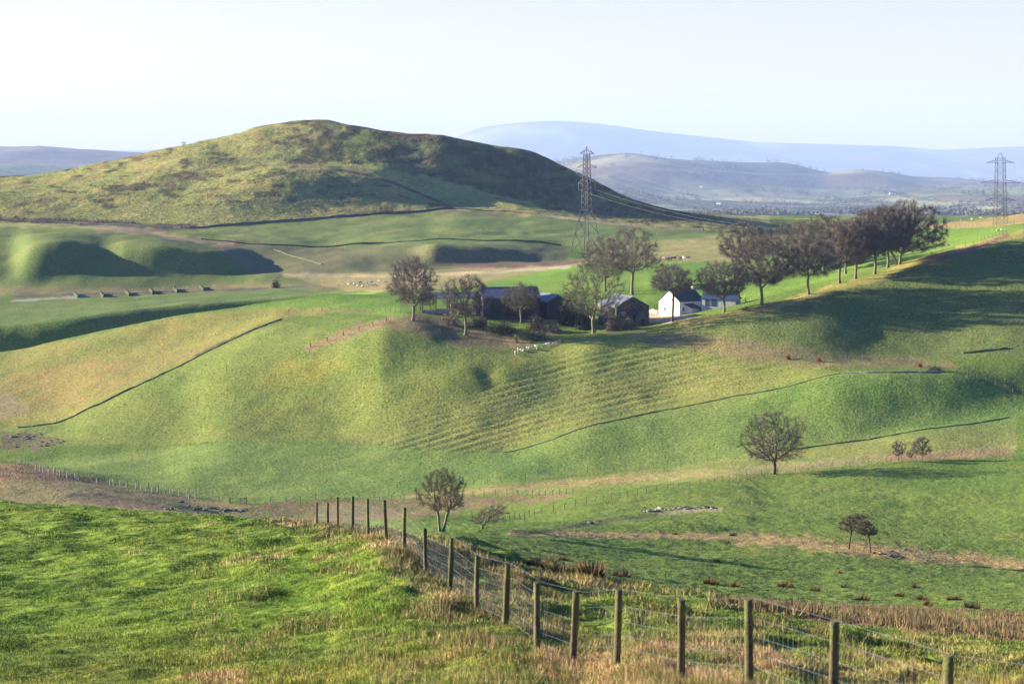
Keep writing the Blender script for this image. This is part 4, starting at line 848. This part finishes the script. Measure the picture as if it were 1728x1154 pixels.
# ------------------------------------------------------------------ pylons and lines
def pylon(px, py, top, y0, y1, rz, label, arms, belt, basew, topw, ins):
    g = at(px, py, y0, y1); H = m_(py - top, g.y); root = empty('pylon', g, rz); tag(root, label, 'pylon', 'lattice pylons carrying the line')
    wd = lambda t: basew + (belt[1] - basew) * min(t / belt[0], 1) if t < belt[0] else belt[1] + (topw - belt[1]) * (t - belt[0]) / (1 - belt[0])
    lv = [0]; 
    while lv[-1] < .9: lv.append(lv[-1] + max(.035, wd(lv[-1]) / H * .85))
    lv = [v / lv[-1] * .93 for v in lv]
    mb = MB(); c = [(-1, -1), (1, -1), (1, 1), (-1, 1)]; P = lambda k, t: Vector((c[k % 4][0] * wd(t) / 2, c[k % 4][1] * wd(t) / 2, t * H - (.5 if t == 0 else 0)))
    s = H / 44 * .10
    for a, b2 in zip(lv[:-1], lv[1:]):
        for k in range(4):
            mb.bar(P(k, a), P(k, b2), s * 1.7, n=4); mb.bar(P(k, a), P(k + 1, b2), s * .8, n=3); mb.bar(P(k + 1, a), P(k, b2), s * .8, n=3); mb.bar(P(k, b2), P(k + 1, b2), s * .8, n=3)
    for k in range(4): mb.bar(P(k, .93), (0, 0, H), s, n=3)
    mb.build('tower', M_steel, root)
    att = []
    for t, half in arms:
        mb = MB(); w2 = wd(t) / 2; z = t * H
        for sx in (-1, 1):
            tipv = Vector((sx * half, 0, z))
            for sy in (-1, 1):
                mb.bar((sx * w2, sy * w2, z), tipv, s * 1.1, n=4); mb.bar((sx * w2, sy * w2, z + H * .038), tipv, s * 1.1, n=4)
            for q in (.3, .6):
                a = Vector((sx * w2, w2, z)).lerp(tipv, q); b2 = Vector((sx * w2, -w2, z)).lerp(tipv, q); c2 = Vector((sx * w2, w2, z + H * .038)).lerp(tipv, q)
                mb.bar(a, b2, s * .6, n=3); mb.bar(a, c2, s * .6, n=3); mb.bar(b2, c2, s * .6, n=3)
        arm = mb.build('cross_arm', M_steel, root)
        for sx in (-1, 1):
            ib = MB(); n = 8
            for i in range(n): ib.bar((sx * half, 0, z - ins * i / n), (sx * half, 0, z - ins * (i + .5) / n), s * 1.5, s * .8, 6)
            ib.bar((sx * half, 0, z), (sx * half, 0, z - ins), s * .5, n=4)
            ib.build('insulator', M_glass, arm)
            att.append(Matrix.Translation(g) @ Matrix.Rotation(rz, 4, 'Z') @ Vector((sx * half, 0, z - ins)))
    return root, att, Matrix.Translation(g) @ Vector((0, 0, H))
pl, attL, tL = pylon(990, 426, 246, 860, 1010, R(-38), 'tall lattice pylon standing behind the farm trees', [(.655, 5.0), (.80, 6.2), (.93, 4.4)][::-1], (.42, 3.6), 11.5, 2.0, 3.0)
pr_, attR, tR = pylon(1688, 379, 259, 840, 1010, R(4), 'lattice pylon on the skyline at the right edge', [(.33, 6.5), (.58, 8.3), (.86, 5.8)][::-1], (.10, 4.2), 4.6, 3.0, 4.6)
def cable(a, b, sag, r, label, n=36, mat=None):
    mb = MB(); P = []
    for i in range(n + 1):
        t = i / n; p = a.lerp(b, t); p.z -= 4 * sag * t * (1 - t); P.append(p - a)
    for p, q in zip(P[:-1], P[1:]): mb.bar(p, q, r, n=4, cap=False)
    o = mb.build('power_line', mat or M_cond); o.location = a; tag(o, label, 'cable', 'overhead wires between the pylons')
nm = ['upper', 'middle', 'lower']
for k in range(3):
    for s_, nn in ((0, 'left'), (1, 'right')):
        cable(attL[2 * k + s_], attR[2 * k + s_], [17.5, 15.5, 13][k], .024, f'bright sagging conductor off the {nn} tip of the {nm[k]} arms')
cable(tL, tR, 11, .02, 'thin earth wire joining the two pylon peaks')

# telegraph pole, gate
g = at(1258, 511, 600, 760); po = empty('telegraph_pole', g); tag(po, 'pale wooden telegraph pole on the green above the house', 'pole')
mb = MB(); mb.bar((0, 0, -.5), (0, 0, 7.4), .14, .10, 8); mb.build('pole_shaft', M_guard, po); mb = MB(); mb.box((0, 0, 6.9), (1.3, .1, .12)); mb.build('cross_bar', M_postf, po)
g = at(402, 850, 400, 480); gt = empty('field_gate', g, R(10)); tag(gt, 'dark field gate where the valley fences meet', 'gate')
for x in (-1.7, 1.7): boxpart('gate_post', M_postf, gt, (x, 0, -.4), (.18, .18, 1.8))
mb = MB()
for z in (.2, .45, .7, .95, 1.2): mb.box((0, 0, z), (3.2, .06, .07))
mb.bar((-1.6, 0, .2), (1.6, 0, 1.2), .04); mb.build('bars', M_postf, gt)

# white tree guards along the left fence
gm = MB(); gm.bar((0, 0, -.2), (0, 0, 1.25), .11, .11, 8); gmesh = gm.mesh('tree_guard', M_guard)
x, y, z = resolve([(60, 795), (100, 803), (150, 813), (200, 821), (250, 829), (300, 837), (350, 845)], 380, 470, 1.3)
for i in range(len(x)):
    if random.random() < .15: continue
    o = bpy.data.objects.new('tree_guard', gmesh); link(o); o.location = (x[i] + random.uniform(-.4, .4), y[i] + random.uniform(-1.2, 1.2), 0); o.location.z = hz(o.location.x, o.location.y)
    o.rotation_euler = (random.gauss(0, .05), random.gauss(0, .05), 0); o.scale.z = random.uniform(.8, 1.15)
    tag(o, 'pale tube tree guard in the row beside the left valley fence', 'tree guard', 'tree guards beside the left valley fence')

# ------------------------------------------------------------------ stones
def rock_mesh(seed, mat):
    q = np.random.default_rng(seed); import bmesh
    bm = bmesh.new(); bmesh.ops.create_icosphere(bm, subdivisions=2, radius=1); pl_ = [(q.normal(0, 1, 3), q.uniform(.55, .85)) for _ in range(9)]
    for v in bm.verts:
        for nrm, d in pl_:
            nn = nrm / np.linalg.norm(nrm); k = float(np.dot(nn, v.co));
            if k > d: v.co -= Vector(nn) * (k - d)
        v.co += Vector(q.normal(0, .03, 3))
    me = bpy.data.meshes.new('boulder'); bm.to_mesh(me); bm.free(); me.materials.append(mat); return me
RK = [rock_mesh(k, M_stone) for k in range(4)]; RKL = [rock_mesh(k + 9, M_stonel) for k in range(3)]
def heap(label, pts, y0, y1, n, size, name='rock_outcrop', cat='rocks', meshes=None, spread=3):
    c = at(*pts[0], y0, y1); root = empty(name, c); tag(root, label, cat)
    P = [at(px, py, y0, y1) for px, py in pts]
    for k in range(n):
        p = random.choice(P) + Vector((random.gauss(0, spread * .6), random.gauss(0, spread * .5), 0)); p.z = hz(p.x, p.y); s = size * random.uniform(.4, 1.3)
        o = bpy.data.objects.new('boulder', random.choice(meshes or RK)); link(o, root); o.location = p - c + Vector((0, 0, s * .1)); o.scale = (s * random.uniform(.8, 1.5), s, s * .55); o.rotation_euler = (0, 0, random.random() * 6)
heap('grassy rock outcrop on the near right pasture', [(1130, 860), (1150, 858), (1165, 857), (1180, 857), (1200, 857), (1100, 863)], 200, 420, 34, .55, spread=1.6, meshes=RK + RKL)
heap('dark tumbled stones by the valley gate', [(330, 858), (345, 855), (360, 857), (380, 862), (395, 862), (300, 862)], 250, 470, 40, .6, 'stone_heap', spread=3)
heap('dark stones in the sunken bank right of the pair of thorns', [(1490, 935), (1500, 938), (1520, 932), (1540, 930), (1560, 928), (1640, 945), (1420, 932)], 150, 330, 26, .3, 'stone_heap', spread=.8)
heap('few dark stones on the bank below the thin fence', [(995, 882), (1008, 880), (1080, 875)], 150, 380, 6, .4, 'stone_heap', spread=.6)
heap('dark stones along the far left marsh edge', [(30, 735), (60, 738), (90, 744), (50, 752), (80, 752)], 480, 640, 30, .55, 'stone_heap', spread=4)

# ------------------------------------------------------------------ sheep and cattle
def beast(hide, face, seed, L=1.1, tall=.75, graze=True, fat=.27):
    """one closed body: trunk lofted along its length, neck and head, jointed legs"""
    mb = MB(); n = 10
    leg = tall - fat * 1.25
    prof = [(-.50, .10, .0), (-.47, .6, .02), (-.36, .93, .03), (-.1, 1.0, 0), (.16, 1.0, -.02), (.34, .92, .0), (.46, .6, .06)]
    neck = [(.54, .42, .10), (.62, .34, (-.02 if graze else .34)), (.70, .34, (-.22 if graze else .48)), (.78, .27, (-.42 if graze else .46)), (.84, .16, (-.52 if graze else .40))]
    V = []; zc = leg + fat
    for t, rr, dz in prof + neck:
        for i in range(n):
            a = 2 * math.pi * i / n; V.append((t * L, math.cos(a) * fat * .86 * rr, zc + dz * tall * .9 + math.sin(a) * fat * rr))
    R_ = len(prof + neck); f = [(j * n + i, j * n + (i + 1) % n, (j + 1) * n + (i + 1) % n, (j + 1) * n + i) for j in range(R_ - 1) for i in range(n)]
    f += [tuple(range(n - 1, -1, -1)), tuple((R_ - 1) * n + i for i in range(n))]
    mb.poly(V, f)
    for sx, kx in ((-.36, -.05), (.30, .02)):
        for sy in (-1, 1):
            a = Vector((sx * L, sy * fat * .45, zc - fat * .5)); k = Vector((sx * L + kx, sy * fat * .45, leg * .5)); ft = Vector((sx * L + kx * .4, sy * fat * .45, 0))
            mb.bar(a, k, fat * .24, fat * .13, 6); mb.bar(k, ft, fat * .13, fat * .11, 6)
    ez = neck[2][2] * tall * .9 + zc
    for sy in (-1, 1): mb.bar((L * .68, sy * fat * .2, ez + .03), (L * .66, sy * fat * .62, ez + .04), fat * .12, fat * .04, 4)
    mb.bar((-.5 * L, 0, zc + fat * .3), (-.54 * L, 0, zc - fat * .4), fat * .10, fat * .06, 5)
    me = mb.mesh('body', hide, True)
    me.materials.append(face)
    for p in me.polygons:
        c = p.center
        if c.x > L * .69 or c.z < leg * .8: p.material_index = 1
    return me
SH = [beast(M_fleece, M_face, 0), beast(M_fleece, M_fleece, 1, graze=False), beast(M_fleece, M_fleece, 2)]
CW = [beast(M_cowb, M_cowb, 0, 2.1, 1.4, True, .42), beast(M_cowb, M_cowb, 1, 2.1, 1.4, False, .42), beast(M_fleece, M_fleece, 2, 2.1, 1.4, False, .42)]
def animal(kind, me, px, py, y0, y1, label, cat, group, sc_=1.0):
    g = at(px, py, y0, y1); o = bpy.data.objects.new(kind, me); link(o); o.location = g; o.rotation_euler = (0, 0, random.random() * 6.28); o.scale = (sc_,) * 3; tag(o, label, cat, group)
for k in range(26):
    t = k / 25; px = 868 + 76 * t ** 1.1 + random.uniform(-2, 2); py = 598 - 19 * t + (random.uniform(-5, 4) if t < .6 else random.uniform(-2, 2.5))
    animal('sheep', SH[k % 3], px, py, 540, 620, 'white sheep in the long flock on the slope below the farm', 'sheep', 'flock below the farm', .85)
for k in range(24):
    animal('sheep', SH[k % 3], random.uniform(586, 652), 486 - random.random() * 9, 700, 900, 'pale sheep gathered on the track left of the farm trees', 'sheep', 'flock on the track left of the farm', 1.1)
for k, (px, py, c, lb_) in enumerate([(1121, 441, 2, 'pale cow leading the cattle behind the farm'), (1126, 442, 0, 'dark cow close behind the pale leading cow'), (1131, 441, 1, 'dark cow in the middle of the left cattle group'), (1137, 440, 1, 'dark cow last of the left cattle group'), (1148, 440, 0, 'dark cow first of the right cattle group'), (1154, 440, 2, 'pale cow between dark one and another pale one'), (1161, 440, 2, 'pale cow furthest right behind the farm')]):
    animal('cow', CW[c], px, py, 780, 1000, lb_, 'cow', 'cattle grazing behind the farm', 1.05)
for px, py in [(1592, 418), (1600, 417), (1684, 392), (1690, 391)]: animal('sheep', SH[0], px, py, 650, 850, 'dark-faced sheep grazing the bank beneath the right skyline', 'sheep', 'sheep on the right bank', 1.0)
for px, py in [(1578, 379), (1597, 376), (1622, 374), (1640, 372), (1655, 370)]: animal('sheep', SH[2], px, py, 850, 1050, 'tiny white sheep on the pale skyline pasture by the right pylon', 'sheep', 'sheep on the skyline pasture', 1.1)
for px, py in [(520, 283), (592, 281), (600, 283), (610, 284), (690, 300), (745, 316), (790, 330)]: animal('sheep', SH[1], px, py, 1200, 1500, 'tiny white sheep scattered over the hill pasture', 'sheep', 'sheep on the hill pasture', 1.3)

# ------------------------------------------------------------------ far valley: houses, sheds, woods
def far_house(px, py, y0, y1, Lm, wm, e, r, rz, label, wmat, rmat, n=3):
    g = at(px, py, y0, y1); root = empty('far_house', g, R(rz)); tag(root, label, 'house', 'white buildings in the far valley'); gabled(root, Lm, wm, e, r, wmat, rmat, .3)
    for i in range(n): boxpart('window', M_win, root, (wm / 2 + .05, -Lm / 2 + Lm * (i + .5) / n, 1.5), (1.2, .1, 1.4), R(90))
    return root
FH = [(1343, 362, 30, 12, 'long white farm shed in the far valley left of the others', M_tinl), (1356, 363, 22, 12, 'white farm shed next to the longest far one', M_tinl), (1391, 363, 22, 12, 'white shed right of the long far pair', M_tinl), (1402, 364, 14, 10, 'small white house at the end of the far sheds', M_slate),
      (1428, 362, 28, 10, 'long low white shed seen just over the avenue', M_tinl), (1244, 332, 12, 9, 'tiny white house in the middle of the far fields', M_slate), (1275, 360, 12, 9, 'tiny white house left of the far sheds', M_slate), (1213, 345, 10, 8, 'tiny white cottage furthest left in the far valley', M_slate),
      (1506, 328, 14, 9, 'tiny white house near the right far hills', M_slate), (1572, 336, 14, 9, 'tiny white house among the far fields at right', M_slate), (1183, 316, 10, 8, 'tiny white cottage high on the far slope', M_slate)]
for px, py, L_, w_, lb_, rm in FH:
    far_house(px, py, 2360, 14000, L_ * 1.8, w_ * 1.6, 6.5, 10.5, random.uniform(60, 95), lb_, M_white, rm)
n = 2600; q = np.random.default_rng(5)
Yf = np.exp(q.uniform(math.log(3300), math.log(15000), 40000)); xf = (q.uniform(850, 1760, 40000) - W0 / 2) / F * Yf
cl = fbm(xf / 200, Yf / 400, 91, 3); keep = (cl > .22) & (q.random(40000) < .35); xf, Yf = xf[keep][:n], Yf[keep][:n]; zf = height(xf, Yf)
k = 26; v = q.normal(0, 1, (len(xf), k, 3)); v /= np.linalg.norm(v, axis=2)[..., None]; v *= q.random((len(xf), k, 1)) ** .4
s = q.uniform(6, 11, (len(xf), 1, 1)) * np.clip(Yf / 4500, .8, 2)[:, None, None]; c = np.stack([xf, Yf, zf], 1)[:, None] + v * s * np.array([.8, .8, .75]) + np.array([0, 0, 1.]) * s * .65
d1 = q.normal(0, 1, c.shape) * 2.2; d2 = q.normal(0, 1, c.shape) * 2.2
V = np.stack([c - d1, c + d2, c + d1], 2).reshape(-1, 3)
tag(link(bpy.data.objects.new('far_woodland', np_mesh('far_woodland', V, np.arange(len(V)).reshape(-1, 3), 3, mat_noise('far_trees', (.075, .078, .06), .9, .3, .02)))), kind='stuff')

# ------------------------------------------------------------------ grass, rushes and bracken as real blades
def scatter(n, pxr, pyr, y0, y1, seed, dens=None):
    """points spread evenly over the part of the land seen between the rows, every point lying on the ground"""
    q = np.random.default_rng(seed); cols = np.arange(pxr[0], pxr[1], 8.0); Yq = np.exp(np.linspace(math.log(y0), math.log(y1), 700))
    px = q.uniform(pxr[0], pxr[1], n); j = np.clip(((px - pxr[0]) / 8).astype(int), 0, len(cols) - 1)
    CX, YQ = np.meshgrid(cols, Yq, indexing='ij'); Z = height((CX - W0 / 2) / F * YQ, YQ); P = HOR - F * Z / YQ
    run = np.minimum.accumulate(P, axis=1); vis = np.maximum(0, np.r_['1', np.zeros((len(cols), 1)), run[:, :-1] - P[:, 1:]]) + .02 * (P > pyr[0])
    vis[(P < pyr[0]) | (P > pyr[1])] = 0; cs = np.cumsum(vis, 1); tot = cs[:, -1]
    w = tot / max(tot.max(), 1e-9); keep = q.random(n) < w[j]; px, j = px[keep], j[keep]
    tgt = q.random(len(j)) * tot[j]; Y = np.empty(len(j))
    for c in np.unique(j):
        m = j == c; Y[m] = np.interp(tgt[m], cs[c], Yq)
    Y *= 1 + q.normal(0, .002, len(Y)); x = (px - W0 / 2) / F * Y; return x, Y, height(x, Y), px
def blades(name, x, Y, z, h, w, col, seed, lean=.35, mat=None):
    q = np.random.default_rng(seed); n = len(x); a = q.uniform(0, 2 * np.pi, n); b = q.uniform(0, 2 * np.pi, n)
    o = np.stack([x, Y, z - .01], 1); side = np.stack([np.cos(a), np.sin(a), 0 * a], 1) * (w / 2)[:, None]
    ln = q.random(n) * lean; tip = o + np.stack([np.cos(b) * ln * h, np.sin(b) * ln * h, h * np.sqrt(1 - np.minimum(ln, .95) ** 2)], 1)
    V = np.stack([o - side, o + side, tip], 1).reshape(-1, 3); C = np.repeat(np.clip(col, .01, .8), 3, 0)
    me = np_mesh(name, V, np.arange(3 * n).reshape(-1, 3), 3, mat or M_blade, C); o_ = link(bpy.data.objects.new(name, me)); tag(o_, kind='stuff'); return o_
def vary(C, q, a=.3):
    return C * (1 + a * (q.random((len(C), 1)) - .5) * 2) * (1 + .12 * q.normal(0, 1, (len(C), 3)))
q = np.random.default_rng(21)
# short turf of the near field
x, Y, z, px = scatter(620000, (-80, 1810), (835, 1240), 24, 128, 1)
C = ground_colour(x, Y, z); fs = fence_side(x, Y); tall = fbm(x / .8, Y / 1.1, 121, 3); dry = np.clip((C[:, 0] - .14) / .2, 0, 1)
h = (.038 + .045 * np.clip(tall + .2, 0, 1)) * (1 + 1.2 * dry) * q.uniform(.6, 1.4, len(x)); w = .010 * (Y / 34) ** .9 * (1 + .5 * dry)
blades('grass', x, Y, z, h, w, vary(C * 1.15, q, .4), 31, .75)
# long dry tussocks by the fence and over the rough strip
x, Y, z, px = scatter(900000, (300, 1810), (870, 1240), 20, 128, 2)
fs = fence_side(x, Y); t1 = fbm(x / .9, Y / 1.3, 131, 3); edge = np.interp(px, [700, 850, 1000, 1200, 1400, 1728], [80, 62, 66, 78, 100, 120])
prob = .8 * np.exp(-(fs / .9) ** 2) * (t1 > -.4) + .22 * np.exp(-((fs + 2.0) / 2.0) ** 2) * (t1 > .15) + .22 * (fs > 0) * (Y < edge) * (t1 > .05) + .8 * (fs > 0) * np.exp(-((Y - edge * .92) / 5) ** 2)
kp = q.random(len(x)) < np.clip(prob, 0, 1) * .55; x, Y, z, fs, t1 = x[kp], Y[kp], z[kp], fs[kp], t1[kp]
h = (.07 + .17 * np.clip(t1 + .3, 0, 1)) * q.uniform(.5, 1.4, len(x)); w = .010 * (Y / 34) ** .9
C = np.array(STR) * q.uniform(.6, 1.15, (len(x), 1)) * (1 + .1 * q.normal(0, 1, (len(x), 3))); gr = q.random(len(x)) < .38; C[gr] = np.array(GB) * q.uniform(.6, 1.4, (gr.sum(), 1)); br = q.random(len(x)) < .12; C[br] = np.array(BRK) * .9
blades('dry_grass', x, Y, z, h, w, C, 32, .85)
# rushes at the lower right
x, Y, z, px = scatter(260000, (1190, 1810), (1000, 1110), 55, 150, 3)
py = HOR - F * z / Y; t1 = fbm(x / 1.6, Y / 3, 141, 3)
top = np.interp(px, [1190, 1260, 1400, 1728], [1012, 1008, 1022, 1034]); botm = np.interp(px, [1190, 1300, 1500, 1728], [1016, 1042, 1065, 1110])
kp = (py > top + 5 * t1) & (py < botm + 8 * t1) & (q.random(len(x)) < .26 + .7 * fbm(x / 3, Y / 6, 143, 3)); x, Y, z, t1 = x[kp], Y[kp], z[kp], t1[kp]
C = np.array((.18, .125, .07)) * q.uniform(.5, 1.4, (len(x), 1)); g_ = q.random(len(x)) < .25; C[g_] = np.array((.10, .13, .04)); g_ = q.random(len(x)) < .2; C[g_] = np.array((.34, .25, .13)) * q.uniform(.7, 1.2, (g_.sum(), 1))
blades('rushes', x, Y, z, q.uniform(.15, .5, len(x)) * (.8 + .6 * t1), .02 * q.uniform(.7, 1.3, len(x)), C, 33, .8)
# sward of the middle distance
x, Y, z, px = scatter(420000, (-60, 1790), (480, 1060), 120, 720, 4)
C = ground_colour(x, Y, z); C = vary(C * 1.08, q, .38); h = (.06 + .12 * q.random(len(x)) ** 2) * (Y / 300) ** .5; w = .05 * (Y / 200)
blades('meadow_grass', x, Y, z, h, w, C, 34, .6)
# heather and rough grass on the hill
x, Y, z, px = scatter(420000, (-60, 1300), (195, 470), 850, 1700, 6)
kp = Y > np.interp(W0 / 2 + F * x / Y, PXS, ky[22]) + 6; x, Y, z = x[kp], Y[kp], z[kp]
C = vary(ground_colour(x, Y, z), q, .18); dk = (C.sum(1) < .3) * 1.0
blades('heather', x, Y, z, q.uniform(.08, .28, len(x)) * (1 + dk), .45 * q.uniform(.6, 1.6, len(x)), C, 36, .6)
# bracken banks: tall brown fronds
BR = [P for P, ya, yb, c, rg in REG if c[0] > 1.35 * c[1] and ya >= 240 and yb <= 800]
x, Y, z, px = scatter(500000, (-60, 1790), (500, 960), 180, 720, 5)
py = HOR - F * z / Y; jx = fbm(px / 14, py / 5, 41, 3) * 6; mk = np.zeros(len(x))
for P in BR: mk = np.maximum(mk, poly_mask(px + jx, py, P))
for L_, w_, ya, yb, c in LINES:
    if ya < 600 and c[0] > 1.5 * c[1]: mk = np.maximum(mk, (line_dist(px, py, L_) < w_ * 1.1) * (Y > ya) * (Y < yb))
kp = (mk > 0) & (fbm(x / 3, Y / 4, 151, 3) > -.3); x, Y, z = x[kp], Y[kp], z[kp]
C = np.array((.22, .155, .085)) * q.uniform(.45, 1.4, (len(x), 1)) * (1 + .1 * q.normal(0, 1, (len(x), 3))); g_ = q.random(len(x)) < .22; C[g_] = np.array((.36, .28, .15)) * q.uniform(.7, 1.1, (g_.sum(), 1)); g_ = q.random(len(x)) < .2; C[g_] = np.array((.10, .11, .045))
blades('bracken', x, Y, z, q.uniform(.2, .6, len(x)) * (Y / 450) ** .3, .06 * q.uniform(.6, 1.6, len(x)) * Y / 350, C, 35, .6)

# rush clumps in the near right pasture
def clump_mesh(seed):
    q = np.random.default_rng(seed); n = 260; a = q.uniform(0, 6.28, n); r = q.random(n) ** .7 * .28
    o = np.stack([np.cos(a) * r, np.sin(a) * r * .8, np.full(n, -.05)], 1); b = a + q.normal(0, .5, n); L = q.uniform(.2, .46, n); ln = q.uniform(.1, .75, n)
    t = o + np.stack([np.cos(b) * ln * L, np.sin(b) * ln * L, L * np.sqrt(1 - ln ** 2)], 1); sd = np.stack([-np.sin(a + 1), np.cos(a + 1), 0 * a], 1) * .013
    return np_mesh('rush_clump', np.stack([o - sd, o + sd, t], 1).reshape(-1, 3), np.arange(3 * n).reshape(-1, 3), 3, mat_noise('rushes_%s' % 'abc'[seed], (.10 + .03 * seed, .075 + .015 * seed, .045), .9, .3, 3))
CM = [clump_mesh(k) for k in range(3)]
for k, (px, py, s_) in enumerate([(906, 954, 1), (931, 948, 1.2), (952, 945, 1.1), (941, 967, 1.3), (985, 968, 1.3), (996, 970, 1.5), (1052, 973, 1.6), (1040, 971, 1), (1196, 984, 1.5), (1205, 985, 1.1), (1240, 990, 1.2), (1322, 990, 1.4), (1332, 989, 1.2), (1375, 997, 1.1), (1418, 967, 1), (1425, 991, .9), (1545, 992, 1.3), (1518, 1006, 1.1), (1555, 1012, 1.3), (1604, 1012, 1), (1614, 1012, 1), (1238, 904, 1.6), (1140, 902, 1.1), (1565, 1022, 1.3), (1640, 1026, 1.5), (1210, 948, 1), (1455, 1012, 1.3)]):
    g = at(px, py, 60, 330); o = bpy.data.objects.new('rush_clump', CM[k % 3]); link(o); o.location = g; o.rotation_euler = (0, 0, k * 1.7); o.scale = (s_ * 1.1, s_, s_)
    tag(o, 'brown rush clump dotted over the near right pasture', 'rush clump', 'rush clumps on the near right pasture')
g = at(1446, 1012, 60, 330); mb = MB(); mb.bar((-.5, 0, 0), (.3, 0, .12), .06, .05, 6); mb.bar((.25, 0, .1), (.45, 0, .62), .05, .02, 6); mb.bar((-.3, 0, .03), (-.6, .1, .25), .03, .015, 5)
o = mb.build('dead_branch', M_barkd); o.location = g; tag(o, 'fallen dead branch with upturned limb above the rushes', 'branch')
print('done', round(time.time() - T0, 1))

# ------------------------------------------------------------------ air
def haze():
    mb = MB(); top = 1400.0; bot = ZMIN - 1.0
    mb.box((0, 24000, bot), (52000, 49000, top - bot))
    m = bpy.data.materials.new('air'); m.use_nodes = True; N = m.node_tree.nodes; N.clear()
    o = N.new('ShaderNodeOutputMaterial'); v = N.new('ShaderNodeVolumePrincipled')
    v.inputs['Color'].default_value = (.41, .60, 1.0, 1); v.inputs['Density'].default_value = HAZE_D; v.inputs['Anisotropy'].default_value = 0
    m.node_tree.links.new(v.outputs[0], o.inputs['Volume'])
    tag(mb.build('haze', m), kind='stuff')
HAZE_D = 3.7e-5
haze()
